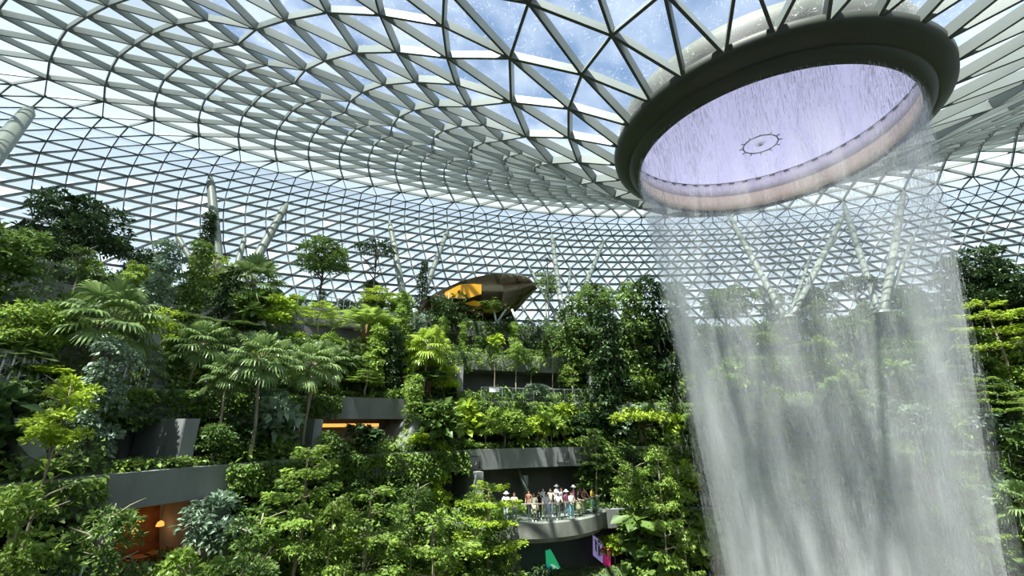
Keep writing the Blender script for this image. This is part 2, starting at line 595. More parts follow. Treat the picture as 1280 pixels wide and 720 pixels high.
for i in range(12):
    a = 2 * math.pi * i / 12
    b.tube([(OX + 0.93 * math.cos(a), OY + 0.93 * math.sin(a), Z0 + 15.98), (OX + 1.15 * math.cos(a), OY + 1.15 * math.sin(a), Z0 + 15.96)], 0.03, 5)
b.tube([(OX + 0.17 * math.cos(a), OY + 0.17 * math.sin(a), Z0 + 15.97) for a in np.linspace(0, 2 * math.pi, 21)], 0.02, 5, cap=False)
b.revolve([(0.03, Z0 + 15.9), (0.10, Z0 + 15.95), (0.03, Z0 + 16.0)], (OX, OY), n=12)
o = rel(b, 'drain_fitting', m_dark_metal_shade, rim, False); o['label'] = 'small dark ring fitting with studs'

# ------------------------------------------------------------------ the waterfall
SPRAY = 0.225                   # thickness of the spray
WZ = [(15.2, 7.10), (12, 6.72), (8, 6.28), (3, 5.62), (-1, 5.10), (-5, 4.65), (-12, 4.15), (-20, 3.9)]


def water_r(z):
    for (z1, r1), (z0, r0) in zip(WZ, WZ[1:]):
        if z >= z0:
            f = (z - z0) / (z1 - z0)
            return r0 + (r1 - r0) * f
    return WZ[-1][1]


def water_shell_mat(name, col, zlo, zhi, base_a, streak_a, seed, fine):
    m, t, o = nodes_of(name)
    g = t.nodes.new('ShaderNodeNewGeometry')
    mp = t.nodes.new('ShaderNodeMapping'); mp.inputs['Scale'].default_value = (1, 1, 0.06); mp.inputs['Location'].default_value = (seed, seed * .7, 0)
    n1 = t.nodes.new('ShaderNodeTexNoise'); n1.inputs['Scale'].default_value = fine; n1.inputs['Detail'].default_value = 5; n1.inputs['Roughness'].default_value = .65
    r1 = t.nodes.new('ShaderNodeMapRange'); r1.inputs['From Min'].default_value = .46; r1.inputs['From Max'].default_value = .72
    r1.inputs['To Min'].default_value = 0; r1.inputs['To Max'].default_value = streak_a
    mp2 = t.nodes.new('ShaderNodeMapping'); mp2.inputs['Scale'].default_value = (1, 1, 0.12); mp2.inputs['Location'].default_value = (seed, 3, 5)
    n2 = t.nodes.new('ShaderNodeTexNoise'); n2.inputs['Scale'].default_value = .5; n2.inputs['Detail'].default_value = 4
    r2 = t.nodes.new('ShaderNodeMapRange'); r2.inputs['From Min'].default_value = .42; r2.inputs['From Max'].default_value = .68
    r2.inputs['To Min'].default_value = .15; r2.inputs['To Max'].default_value = 1.0
    sx = t.nodes.new('ShaderNodeSeparateXYZ')
    rz = t.nodes.new('ShaderNodeMapRange'); rz.inputs['From Min'].default_value = ZC + zlo; rz.inputs['From Max'].default_value = ZC + zhi
    rz.inputs['To Min'].default_value = 1; rz.inputs['To Max'].default_value = 0
    rzz = t.nodes.new('ShaderNodeMath'); rzz.operation = 'MULTIPLY'; rzz.inputs[1].default_value = base_a
    a1 = t.nodes.new('ShaderNodeMath'); a1.operation = 'MULTIPLY'
    a2 = t.nodes.new('ShaderNodeMath'); a2.operation = 'ADD'; a2.use_clamp = True
    tr = t.nodes.new('ShaderNodeBsdfTransparent')
    df = t.nodes.new('ShaderNodeBsdfDiffuse'); df.inputs[0].default_value = (*col, 1)
    tl = t.nodes.new('ShaderNodeBsdfTranslucent'); tl.inputs[0].default_value = (*col, 1)
    mm = t.nodes.new('ShaderNodeMixShader'); mm.inputs[0].default_value = .5
    ms = t.nodes.new('ShaderNodeMixShader')
    L = t.links.new
    L(g.outputs['Position'], mp.inputs[0]); L(mp.outputs[0], n1.inputs['Vector']); L(n1.outputs['Fac'], r1.inputs['Value'])
    L(g.outputs['Position'], mp2.inputs[0]); L(mp2.outputs[0], n2.inputs['Vector']); L(n2.outputs['Fac'], r2.inputs['Value'])
    L(g.outputs['Position'], sx.inputs[0]); L(sx.outputs['Z'], rz.inputs['Value']); L(rz.outputs[0], rzz.inputs[0])
    L(rzz.outputs[0], a1.inputs[0]); L(r2.outputs[0], a1.inputs[1])
    L(a1.outputs[0], a2.inputs[0]); L(r1.outputs[0], a2.inputs[1])
    L(df.outputs[0], mm.inputs[1]); L(tl.outputs[0], mm.inputs[2])
    L(a2.outputs[0], ms.inputs[0]); L(tr.outputs[0], ms.inputs[1]); L(mm.outputs[0], ms.inputs[2])
    L(ms.outputs[0], o.inputs[0])
    return m


m_drop, t, o = nodes_of('falling_water_drops')
df = t.nodes.new('ShaderNodeBsdfDiffuse'); df.inputs[0].default_value = (.9, .91, .96, 1)
tl = t.nodes.new('ShaderNodeBsdfTranslucent'); tl.inputs[0].default_value = (.9, .91, .96, 1)
m1 = t.nodes.new('ShaderNodeMixShader'); m1.inputs[0].default_value = .5
t.links.new(df.outputs[0], m1.inputs[1]); t.links.new(tl.outputs[0], m1.inputs[2]); tr = t.nodes.new('ShaderNodeBsdfTransparent'); m3 = t.nodes.new('ShaderNodeMixShader'); m3.inputs[0].default_value = .42
t.links.new(m1.outputs[0], m3.inputs[1]); t.links.new(tr.outputs[0], m3.inputs[2]); t.links.new(m3.outputs[0], o.inputs[0])
fall = empty('waterfall', (OX, OY, 0.0))
tag(fall, 'tall round curtain waterfall pouring from the dark ring in the roof', 'waterfall')
for i, (dr, fine, sa, ba) in enumerate([(0.0, 6.0, .14, .16), (-0.3, 9.0, .10, .12), (0.25, 2.0, .03, .10)]):
    m = water_shell_mat('water_sheet', (0.86, 0.88, 0.93), -12, 9 if i < 3 else 5, ba, sa, 3.1 * i + 1, fine)
    b = MB()
    zz = [15.15 - 35.1 * j / 40 for j in range(41)]
    if i == 2: zz = [z for z in zz if z < 9]
    seed = i * 1.7

    def wob(a, z, seed=seed):
        d = max(0.0, 15 - (z - ZC)) / 35
        return d * 0.35 * (math.sin(7 * a + seed) + .6 * math.sin(13 * a + 2 * seed + z * .1) + .4 * math.sin(23 * a + seed))
    b.revolve([(water_r(z) + dr * (1 + (15 - z) * .05), ZC + z) for z in zz], (OX, OY), n=180, closed_profile=False, wobble=wob)
    o = rel(b, 'water_sheet', m, fall)
    o['kind'] = 'stuff'
# thousands of separate falling strands, thin triangular prisms
rw = np.random.RandomState(5)
nS = 52000
zt = 15.1 - 35 * rw.rand(nS) ** 1.7
ln = 0.06 + 0.45 * rw.rand(nS) ** 2
aa = rw.rand(nS) * 2 * math.pi
keep = (np.sin(aa * 9) + np.sin(aa * 17 + 1) + rw.rand(nS) * 2.2) > 0.1
zt, ln, aa = zt[keep], ln[keep], aa[keep]
zb = np.maximum(zt - ln, -19.9)
drr = rw.randn(len(zt)) * (0.10 + 0.028 * (15 - zt))
wd = 0.003 + 0.0035 * rw.rand(len(zt))
V = np.zeros((len(zt), 6, 3))
for j, z in enumerate((zt, zb)):
    R = np.array([water_r(q) for q in z]) + drr
    for k in range(3):
        th = k * 2.1
        V[:, j * 3 + k, 0] = R * np.cos(aa) + wd * math.cos(th)
        V[:, j * 3 + k, 1] = R * np.sin(aa) + wd * math.sin(th)
        V[:, j * 3 + k, 2] = z + ZC
F = np.array([[0, 1, 4, 3], [1, 2, 5, 4], [2, 0, 3, 5]])
faces = (np.arange(len(zt))[:, None, None] * 6 + F[None]).reshape(-1, 4)
me = np_mesh('water_strands', V.reshape(-1, 3), faces, m_drop)
o = link_mesh('water_strands', me, fall)
o['kind'] = 'stuff'

# drifting spray inside and around the curtain: a real volume
m, t, o_ = nodes_of('spray')
g = t.nodes.new('ShaderNodeNewGeometry')
mp = t.nodes.new('ShaderNodeMapping'); mp.inputs['Scale'].default_value = (1, 1, 0.10)
n1 = t.nodes.new('ShaderNodeTexNoise'); n1.inputs['Scale'].default_value = 1.1; n1.inputs['Detail'].default_value = 3
r1 = t.nodes.new('ShaderNodeMapRange'); r1.inputs['From Min'].default_value = .42; r1.inputs['From Max'].default_value = .68; r1.inputs['To Min'].default_value = .18; r1.inputs['To Max'].default_value = 1.5
sx = t.nodes.new('ShaderNodeSeparateXYZ')
rz = t.nodes.new('ShaderNodeMapRange'); rz.inputs['From Min'].default_value = ZC - 6; rz.inputs['From Max'].default_value = ZC + 14; rz.inputs['To Min'].default_value = SPRAY; rz.inputs['To Max'].default_value = SPRAY * .62
mu = t.nodes.new('ShaderNodeMath'); mu.operation = 'MULTIPLY'
vs_n = t.nodes.new('ShaderNodeVolumeScatter'); vs_n.inputs['Color'].default_value = (.95, .98, .965, 1); vs_n.inputs['Anisotropy'].default_value = 0.0
L = t.links.new
L(g.outputs['Position'], mp.inputs[0]); L(mp.outputs[0], n1.inputs['Vector']); L(n1.outputs['Fac'], r1.inputs['Value'])
L(g.outputs['Position'], sx.inputs[0]); L(sx.outputs['Z'], rz.inputs['Value']); L(rz.outputs[0], mu.inputs[0]); L(r1.outputs[0], mu.inputs[1])
L(mu.outputs[0], vs_n.inputs['Density']); L(vs_n.outputs[0], o_.inputs['Volume'])
b = MB()
zz = [14.9 - 34.8 * j / 12 for j in range(13)]
prof = [(water_r(z) + .25 + .012 * (15 - z), ZC + z) for z in zz] + [(water_r(z) - .5 - .02 * (15 - z), ZC + z) for z in reversed(zz)]
b.revolve(list(reversed(prof)), (OX, OY), n=72)      # outward facing normals, so the spray fills the inside
o = rel(b, 'spray', m, fall)
o['kind'] = 'stuff'
# thin outer haze that softens the edge of the curtain
m2 = m.copy(); m2.name = 'thin_haze'
for n_ in m2.node_tree.nodes:
    if n_.type == 'MAP_RANGE' and n_.inputs['From Max'].default_value > 5:
        n_.inputs['To Min'].default_value = SPRAY * .22; n_.inputs['To Max'].default_value = 0.0
b = MB()
zz = [9 - 28.5 * j / 12 for j in range(13)]
prof = [(water_r(z) + .3 + .055 * (9 - z), ZC + z) for z in zz] + [(water_r(z) - .9 - .07 * (9 - z), ZC + z) for z in reversed(zz)]
b.revolve(list(reversed(prof)), (OX, OY), n=72)
o = rel(b, 'spray', m2, fall)
o['kind'] = 'stuff'

# ------------------------------------------------------------------ terraces of the valley
def concrete(name, col, noise=.18):
    return solid(name, col, .85, noise=noise, nscale=.9, stretch=(1, 1, .35), spec=.2)


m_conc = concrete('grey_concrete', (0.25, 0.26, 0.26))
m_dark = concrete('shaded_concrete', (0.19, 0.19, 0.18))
m_soil = solid('soil', (0.06, 0.045, 0.03), .95, noise=.3, nscale=2)
m_mesh_green = solid('mossy_soil', (0.08, 0.11, 0.04), .95, noise=.4, nscale=1.5)
# level -> (radius of the front edge, underside, top) ; heights measured from the eye
LEV = {-2: (26.8, -15.9, -14.6), -1: (28.3, -11.7, -10.4), 0: (30.0, -7.6, -6.4), 1: (31.2, -3.4, -2.1),
       2: (33.2, 0.1, 1.4), 3: (35.2, 4.2, 5.5), 4: (38.2, 7.7, 9.0)}
EXTRA = {4: 6.5, 3: 3.0, 2: 1.0}


def extra(lv, a):
    # the upper terraces step further back towards the wide end of the valley
    f = min(1.0, max(0.0, (math.degrees(a % (2 * math.pi)) - 118) / 34))
    f2 = min(1.0, max(0.0, (235 - math.degrees(a % (2 * math.pi))) / 30))
    return EXTRA.get(lv, 0) * f * f * (3 - 2 * f) * f2


fl = MB()
fl.revolve([(0.01, 0), (70, 0), (70, -.4), (0.01, -.4)], (GX, GY), n=96)
tag(fl.build('floor', m_soil), 'floor of the planted valley', kind='structure')
pool = MB()
pool.revolve([(0.01, 0.35), (6.5, 0.35), (6.5, 0.6), (6.9, 0.6), (6.9, 0.005), (0.01, 0.005)], (OX, OY), n=64)
tag(pool.build('pool_basin_floor', m_conc), 'round stone basin under the waterfall', kind='structure')
for i, (lv, (R, z0, z1)) in enumerate(sorted(LEV.items())):
    R2 = {4: 64.0, 3: R + 10}.get(lv, R + 9)
    s = MB()
    zz0, zz1 = ZC + z0, ZC + z1
    prof = [(R, zz0), (R2, zz0), (R2, zz0 + .5), (R + 2.6, zz0 + .5), (R + 2.6, zz1 - .1), (R + .25, zz1 - .1), (R + .25, zz1 + .1), (R - .25, zz1 + .1)]
    if lv == 4:
        prof = [(R, zz0), (R2, zz0), (R2, zz1), (R + .25, zz1), (R + .25, zz1 + .1), (R - .25, zz1 + .1)]
    s.revolve(prof, (GX, GY), n=180, wobble=lambda a, z, lv=lv: extra(lv, a))
    tag(s.build('terrace_slab', m_conc), 'grey concrete terrace slab, level %d above the valley floor' % (i + 1), kind='structure')
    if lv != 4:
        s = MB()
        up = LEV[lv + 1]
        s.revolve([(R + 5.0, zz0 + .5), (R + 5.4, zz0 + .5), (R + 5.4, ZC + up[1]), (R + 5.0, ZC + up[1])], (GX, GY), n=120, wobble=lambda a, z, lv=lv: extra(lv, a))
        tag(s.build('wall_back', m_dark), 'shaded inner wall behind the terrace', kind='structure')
        s = MB()
        s.revolve([(R + .25, zz1 - .1), (R + 2.6, zz1 - .1), (R + 2.6, zz1 + .22), (R + 1.4, zz1 + .42), (R + .25, zz1 + .15)], (GX, GY), n=120, wobble=lambda a, z, lv=lv: extra(lv, a))
        tag(s.build('planter_soil', m_mesh_green), 'soil strip in the terrace planter', kind='structure')
s = MB()
s.revolve([(24.0, ZC - 19.98), (28.2, ZC - 19.98), (27.0, ZC - 16.0), (26.9, ZC - 15.95)], (GX, GY), n=120)
tag(s.build('ground_slope', m_mesh_green), 'planted earth slope at the foot of the terraces', kind='structure')


def radial_wall(px, py, lv, t=.5, lean=0.0, w_=4.6, mat=m_conc):
    """a concrete fin standing on a terrace at the given bearing, leaning sideways"""
    R, z0, z1 = LEV[lv]
    up = LEV[lv + 1][1]
    p = on_ring(px, py, R + .3)
    p = on_ring(px, py, R + .3 + extra(lv, ang(p)))
    a = ang(p)
    s = MB()
    za, zb = ZC + z1 + .02, ZC + up - .02
    vv = []
    for (z, da) in ((za, 0), (zb, lean / R)):
        for (r, s_) in ((R + .3, -1), (R + w_, -1), (R + w_, 1), (R + .3, 1)):
            q = polar(r + extra(lv, a), a + da + s_ * t / 2 / R, z)
            vv.append(q)
    s.add(vv, [(3, 2, 1, 0), (4, 5, 6, 7), (0, 1, 5, 4), (1, 2, 6, 5), (2, 3, 7, 6), (3, 0, 4, 7)])
    return tag(s.build('wall_fin', mat), 'grey concrete fin wall between terrace slabs', kind='structure')


radial_wall(283, 650, 0, .9, .5)
radial_wall(510, 540, 1, .8, -.9)
radial_wall(140, 650, 0, .5)
radial_wall(397, 540, 1, .5)
radial_wall(575, 480, 2, .5)
radial_wall(742, 480, 2, .6)
radial_wall(600, 610, 0, .5)
radial_wall(190, 525, 2, .9, 1.0)
radial_wall(236, 550, 1, .6)
radial_wall(60, 560, 1, .7, .8)

# ---- viewing balcony
BX, BY, BR = 0.6, 38.0, 6.95
FZ = ZC - 6.4                    # balcony floor
a0b, a1b = math.radians(-180), math.radians(0)
s = MB()
s.revolve([(0.02, ZC - 7.63), (BR - .35, ZC - 7.63), (BR, ZC - 7.3), (BR + .03, ZC - 6.42), (BR - .12, ZC - 6.32), (BR - .2, ZC - 6.39), (0.02, ZC - 6.39)], (BX, BY), a0b, a1b, n=80)
m_balc = concrete('pale_balcony_concrete', (0.21, 0.22, 0.19), .35)
tag(s.build('balcony_slab', m_balc), 'rounded pale concrete viewing balcony slab', kind='structure')
m_clear, t_, o_ = nodes_of('clear_glass_panel')
tr = t_.nodes.new('ShaderNodeBsdfTransparent'); tr.inputs[0].default_value = (.90, .96, .94, 1)
gl = t_.nodes.new('ShaderNodeBsdfGlossy'); gl.inputs['Roughness'].default_value = .04
ms = t_.nodes.new('ShaderNodeMixShader'); ms.inputs[0].default_value = .10
t_.links.new(tr.outputs[0], ms.inputs[1]); t_.links.new(gl.outputs[0], ms.inputs[2]); t_.links.new(ms.outputs[0], o_.inputs[0])
m_rail = solid('brushed_rail', (.55, .56, .55), .3, .8)


def balustrade(center, R, a0, a1, z, label, h=1.1, npost=16):
    mid = (a0 + a1) / 2
    root = empty('glass_balustrade', (center[0] + R * math.cos(mid), center[1] + R * math.sin(mid), z))
    tag(root, label, 'balustrade')
    g = MB()
    g.revolve([(R, z + .04), (R + .02, z + .04), (R + .02, z + h - .06), (R, z + h - .06)], center, a0, a1, n=48)
    o = g.build('glass_panel', m_clear, root); o.location = -root.location
    h_ = MB()
    h_.tube([(center[0] + R * math.cos(a), center[1] + R * math.sin(a), z + h) for a in np.linspace(a0, a1, 49)], .035, 6)
    o = h_.build('handrail', m_rail, root, True); o.location = -root.location
    for i in range(npost):
        a = a0 + (a1 - a0) * i / (npost - 1)
        q = MB(); q.box((center[0] + (R - .03) * math.cos(a), center[1] + (R - .03) * math.sin(a), z + h / 2), (.03, .06, h), a)
        o = q.build('post', m_rail, root); o.location = -root.location
    return root


balustrade((BX, BY), BR - .25, math.radians(-150), math.radians(-12), FZ + .01, 'curved clear glass balustrade in front of the people on the balcony')
# top deck railing, glimpsed on the left and along the edge
X4 = extra(4, ang(on_ring(420, 380, 39)))
pa = ang(on_ring(372, 380, 38.4 + X4)); pb = ang(on_ring(475, 380, 38.4 + X4))
balustrade((GX, GY), 38.5 + X4, min(pa, pb), max(pa, pb), ZC + 9.1, 'glass balustrade on the top deck edge beside the tall broad tree', 1.2, 14)
pa = ang(on_ring(-30, 470, 34.4)); pb = ang(on_ring(55, 480, 34.4))
balustrade((GX, GY), 34.4, min(pa, pb), max(pa, pb), ZC + 1.5, 'glass balustrade on the terrace near the big fan palm', 1.1, 8)
pa = ang(on_ring(100, 510, 34.4)); pb = ang(on_ring(172, 520, 34.4))
balustrade((GX, GY), 34.4, min(pa, pb), max(pa, pb), ZC + 1.5, 'short glass balustrade behind the trunk of the big fan palm', 1.1, 8)
pa = ang(on_ring(590, 500, 35.3)); pb = ang(on_ring(735, 500, 35.3))
balustrade((GX, GY), 33.45, min(pa, pb), max(pa, pb), ZC + 1.5, 'glass balustrade of the dark terrace with a white banner', 1.1, 12)

# ---- what is seen inside the openings
m_amber, t_, o_ = nodes_of('amber_lamp')
em = t_.nodes.new('ShaderNodeEmission'); em.inputs[0].default_value = (1, .42, .08, 1); em.inputs[1].default_value = 1.2
t_.links.new(em.outputs[0], o_.inputs[0])
m_wood = solid('warm_wood_wall', (0.20, 0.085, 0.03), .7, noise=.5, nscale=2.2)
pa, pb = ang(on_ring(395, 545, 32)), ang(on_ring(502, 540, 32))
s = MB()
pts = [polar(34.3, a, ZC - .42) for a in np.linspace(min(pa, pb) + .02, max(pa, pb) - .04, 9)]
for p, q in zip(pts, pts[1:]): s.beam(p, q, (0, 0, 1), .08, .22)
o = tag(s.build('light_strip', m_amber), 'glowing orange light strip under the terrace slab', 'lamp')
pa, pb = ang(on_ring(138, 655, 30)), ang(on_ring(282, 645, 30))
s = MB()
s.revolve([(34.7, ZC - 6.45), (34.95, ZC - 6.45), (34.95, ZC - 3.42), (34.7, ZC - 3.42)], (GX, GY), min(pa, pb), max(pa, pb), n=16)
tag(s.build('wall_restaurant', m_wood), 'warm brown wall of the dim restaurant', kind='structure')
NEAR_ELAST = 6                   # larger bearings lie further from the fin wall
for i in range(7):
    a = min(pa, pb) + (max(pa, pb) - min(pa, pb)) * (i + .6) / 7.5
    r_ = 33.0 + (i % 3) * .5
    p = polar(r_, a, ZC - 4.35 - .25 * (i % 2))
    root = empty('pendant_lamp', p)
    tag(root, 'small amber pendant lamp in the dim restaurant, %s from the concrete fin wall' % ('', 'second', 'third', 'fourth', 'fifth', 'sixth', '')[i] if i not in (0, 6) else ('small amber pendant lamp at the leafy outer end of the dim restaurant' if i == NEAR_ELAST else 'small amber pendant lamp nearest the concrete fin wall in the dim restaurant'), 'lamp', 'pendant lamps in the restaurant')
    s = MB(); s.revolve([(.02, .16), (.12, .10), (.17, -.06), (.14, -.08), (.02, .02)], (0, 0), n=12)
    s.build('shade', m_amber, root, True)
    s = MB(); s.tube([(0, 0, .15), (0, 0, ZC - 3.44 - p.z)], .012, 5); s.build('cord', m_dark_metal_shade, root)
    l = bpy.data.lights.new('lamp_light', 'POINT'); l.energy = 4; l.color = (1, .5, .2); l.shadow_soft_size = .15
    lo = bpy.data.objects.new('lamp_light', l); COL.objects.link(lo); lo.parent = root; lo.location = (0, 0, -.25)
for i in range(6):
    a = min(pa, pb) + (max(pa, pb) - min(pa, pb)) * (i + .8) / 7
    p = polar(32.9, a, ZC - 6.38)
    root = empty('cafe_table', p, a)
    tag(root, 'small dark round cafe table in the dim restaurant, %s from the concrete fin wall' % ('first', 'second', 'third', 'fourth', 'fifth', 'sixth')[i], 'table', 'restaurant tables')
    s = MB(); s.revolve([(.02, .71), (.42, .71), (.42, .75), (.02, .75)], (0, 0), n=18); s.build('tabletop', m_wood, root)
    s = MB(); s.revolve([(.02, 0), (.26, 0), (.05, .06), (.04, .71), (.02, .71)], (0, 0), n=12); s.build('pedestal', m_dark_metal_shade, root)
# slanted strut and lift shaft behind the balcony
s = MB()
p = on_ring(668, 628, 33.5); q = on_ring(648, 592, 33.5)
p = Vector((1.7, 36.9, ZC - 6.38)); q = Vector((.3, 37.2, ZC - 3.42))
s.tube([p, q], [.17, .17], 12)
tag(s.build('slanted_strut', m_rail, None, True), 'pale slanted round strut rising behind the crowd on the balcony', 'strut')
s = MB(); p = Vector((-1.2, 36.4, ZC - 6.38)); q = Vector((-2.7, 36.8, ZC - 3.42)); s.tube([p, q], [.17, .17], 12)
tag(s.build('slanted_strut', m_rail, None, True), 'slanted round strut behind the left end of the balcony crowd', 'strut')
s = MB(); s.tube([(-.9, 34.6, ZC - 10.35), (-2.0, 35.0, ZC - 7.65)], [.17, .17], 12)
tag(s.build('slanted_strut', m_rail, None, True), 'slanted round strut in the dark below the balcony', 'strut')
m_pane = solid('pale_notice', (.62, .68, .72), .5)
root = empty('notice_board', (1.05, 37.6, ZC - 6.38))
tag(root, 'small pale upright notice board in the dark behind the crowd', 'sign')
s = MB(); s.box((0, 0, 1.75), (.5, .05, .75)); s.build('panel', m_pane, root)
s = MB(); s.box((0, .02, .7), (.06, .04, 1.4)); s.box((0, 0, .02), (.4, .3, .04)); s.build('stand', m_rail, root)
# dark camera / vent housing set in the slab over the balcony
for (px, py, lab) in ((703, 570, 'square dark recess box in the slab above the balcony crowd'), (592, 578, 'square dark recess box at the left end of the slab above the balcony')):
    p = on_ring(px, py, 31.15)
    root = empty('recess_box', (p.x, p.y, p.z - .45), ang(p) - math.pi / 2)
    tag(root, lab, 'vent box')
    s = MB()
    for (c, sz) in (((0, 0, .04), (1.0, .3, .08)), ((0, 0, .86), (1.0, .3, .08)), ((-.46, 0, .45), (.08, .3, .9)), ((.46, 0, .45), (.08, .3, .9))): s.box(c, sz)
    s.build('frame', m_dark_metal_shade, root)
    s = MB(); s.box((0, .02, .45), (.86, .1, .76)); s.build('grille', m_dark, root)
    s = MB(); s.tube([(.1, -.1, .3), (.1, -.2, .5), (.1, -.12, .6)], .06, 8); s.build('fitting', m_rail, root)


# ---- banners below the balcony
def banner(corners, mats, name, label, split=None, art=None):
    c = [on_ring(px, py, R) for px, py, R in corners]   # TL TR BR BL
    root = empty(name, (c[0] + c[1]) / 2 * .5 + (c[2] + c[3]) / 2 * .5)
    tag(root, label, 'banner')
    n = (c[1] - c[0]).cross(c[3] - c[0]).normalized() * .03
    s = MB()
    s.add([q - root.location for q in c] + [q + n * 2 - root.location for q in c], [(0, 1, 2, 3), (7, 6, 5, 4), (0, 4, 5, 1), (1, 5, 6, 2), (2, 6, 7, 3), (3, 7, 4, 0)])
    s.build('cloth', mats, root)
    s = MB(); s.tube([c[0] - root.location, c[1] - root.location], .035, 6); s.build('rod', m_rail, root)
    if art:
        sg = -1 if n.dot(ray(*corners[0][:2])) > 0 else 1
        for (poly, mat) in art:
            s = MB()
            pts = [(c[0].lerp(c[1], u)).lerp(c[3].lerp(c[2], u), v) - root.location + n * (sg * .6 if sg < 0 else 2.5) for u, v in poly]
            pts2 = [p_ + n * (.5 * sg) for p_ in pts]
            k = len(pts)
            s.add(pts + pts2, [tuple(range(k)), tuple(range(2 * k - 1, k - 1, -1))] + [(i, (i + 1) % k, k + (i + 1) % k, k + i) for i in range(k)])
            s.build('print', mat, root)
    return root


def glow_mat(name, col, e=.5):  # banner cloths glow by this too, brightness put into their material
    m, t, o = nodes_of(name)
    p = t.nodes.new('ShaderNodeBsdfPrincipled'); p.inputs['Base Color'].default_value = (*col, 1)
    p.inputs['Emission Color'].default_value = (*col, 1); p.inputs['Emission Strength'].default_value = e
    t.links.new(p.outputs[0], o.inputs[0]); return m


m_green = glow_mat('green_screen', (.02, .42, .17), .5)
m_blue = glow_mat('blue_screen', (.02, .28, .55), .4)
m_white = glow_mat('white_screen', (.75, .85, .8), .4)
m_lilac = glow_mat('lilac_cloth_glow', (.42, .36, .72), .35)
m_mag = glow_mat('magenta_cloth_glow', (.50, .03, .16), .35)
m_dkp = solid('dark_print', (.12, .10, .25), .6)
banner([(682, 688, 31), (688, 686, 31), (704, 716, 31), (684, 722, 31)], m_green, 'display_banner', 'green and blue banner hanging in the dark below the balcony', art=[
    ([(.02, .45), (.5, .9), (.5, 1), (.02, 1)], m_blue), ([(.35, .55), (.6, .6), (.9, .85), (.75, .95)], m_white)])
banner([(741, 668, 31.5), (752, 676, 30.6), (753, 704, 30.6), (741, 694, 31.5)], m_lilac, 'display_banner', 'lilac banner hanging below the right end of the balcony', art=[
    ([(.3, .12), (.45, .2), (.45, .72), (.3, .62)], m_dkp), ([(.62, .25), (.8, .32), (.8, .8), (.62, .7)], m_dkp)])
banner([(753.5, 679, 30.4), (762, 684, 29.8), (763, 712, 29.8), (754.5, 706, 30.4)], m_mag, 'display_banner', 'magenta banner beside the lilac one below the balcony', art=[
    ([(.25, .2), (.6, .3), (.6, .5), (.25, .4)], m_dkp)])
# white banner and warm sunlit seats on the dark middle terrace
p = on_ring(618, 487, 33.0)
banner([(612, 484, 33.1), (624, 484, 33.1), (624, 490, 33.1), (612, 490, 33.1)], glow_mat('white_cloth_glow', (.8, .8, .95), .15), 'white_banner', 'small white banner on the rail of the dark middle terrace')

# ------------------------------------------------------------------ leaves, trees, palms
def leaf_mat(name, c1, c2, trans=.35, rough=.42):
    m, t, o = nodes_of(name)
    g = t.nodes.new('ShaderNodeNewGeometry')
    oi = t.nodes.new('ShaderNodeObjectInfo')
    ad = t.nodes.new('ShaderNodeMath'); ad.operation = 'MULTIPLY_ADD'; ad.inputs[1].default_value = .55; ad.inputs[2].default_value = 0
    ad2 = t.nodes.new('ShaderNodeMath'); ad2.operation = 'MULTIPLY_ADD'; ad2.inputs[1].default_value = .45
    mx_ = t.nodes.new('ShaderNodeMixRGB'); mx_.inputs[1].default_value = (*c1, 1); mx_.inputs[2].default_value = (*c2, 1)
    p = t.nodes.new('ShaderNodeBsdfPrincipled'); p.inputs['Roughness'].default_value = rough; p.inputs['Specular IOR Level'].default_value = .45
    tl = t.nodes.new('ShaderNodeBsdfTranslucent')
    hs = t.nodes.new('ShaderNodeHueSaturation'); hs.inputs['Value'].default_value = 1.3; hs.inputs['Hue'].default_value = .488; hs.inputs['Saturation'].default_value = 1.0
    ms = t.nodes.new('ShaderNodeMixShader'); ms.inputs[0].default_value = trans
    L = t.links.new
    L(g.outputs['Random Per Island'], ad.inputs[0]); L(oi.outputs['Random'], ad2.inputs[0]); L(ad.outputs[0], ad2.inputs[2])
    L(ad2.outputs[0], mx_.inputs[0]); L(mx_.outputs[0], p.inputs['Base Color']); L(mx_.outputs[0], hs.inputs['Color']); L(hs.outputs[0], tl.inputs[0])
    L(p.outputs[0], ms.inputs[1]); L(tl.outputs[0], ms.inputs[2]); L(ms.outputs[0], o.inputs[0])
    return m


LM = {
    'mid': leaf_mat('mid_green_leaf', (0.075, 0.145, 0.035), (0.2, 0.31, 0.075)),
    'dark': leaf_mat('dark_green_leaf', (0.028, 0.065, 0.024), (0.085, 0.15, 0.045), .22),
    'lime': leaf_mat('lime_green_leaf', (0.27, 0.42, 0.04), (0.5, 0.62, 0.08), .4),
    'fresh': leaf_mat('fresh_green_leaf', (0.16, 0.27, 0.05), (0.34, 0.48, 0.1), .4),
    'blue': leaf_mat('silvery_green_leaf', (0.11, 0.19, 0.11), (0.33, 0.43, 0.31), .25),
    'palm': leaf_mat('palm_leaf', (0.1, 0.18, 0.05), (0.3, 0.41, 0.16), .3, .3),
    'bpalm': leaf_mat('bright_palm_leaf', (0.22, 0.36, 0.04), (0.44, 0.56, 0.1), .4, .3),
}
m_bark = solid('pale_bark', (.30, .25, .18), .85, noise=.3, nscale=5, stretch=(1, 1, .3))
m_barkd = solid('dark_bark', (.11, .085, .06), .9, noise=.3, nscale=5, stretch=(1, 1, .3))
m_fiber = solid('palm_fibre', (.20, .12, .06), .95, noise=.4, nscale=8)


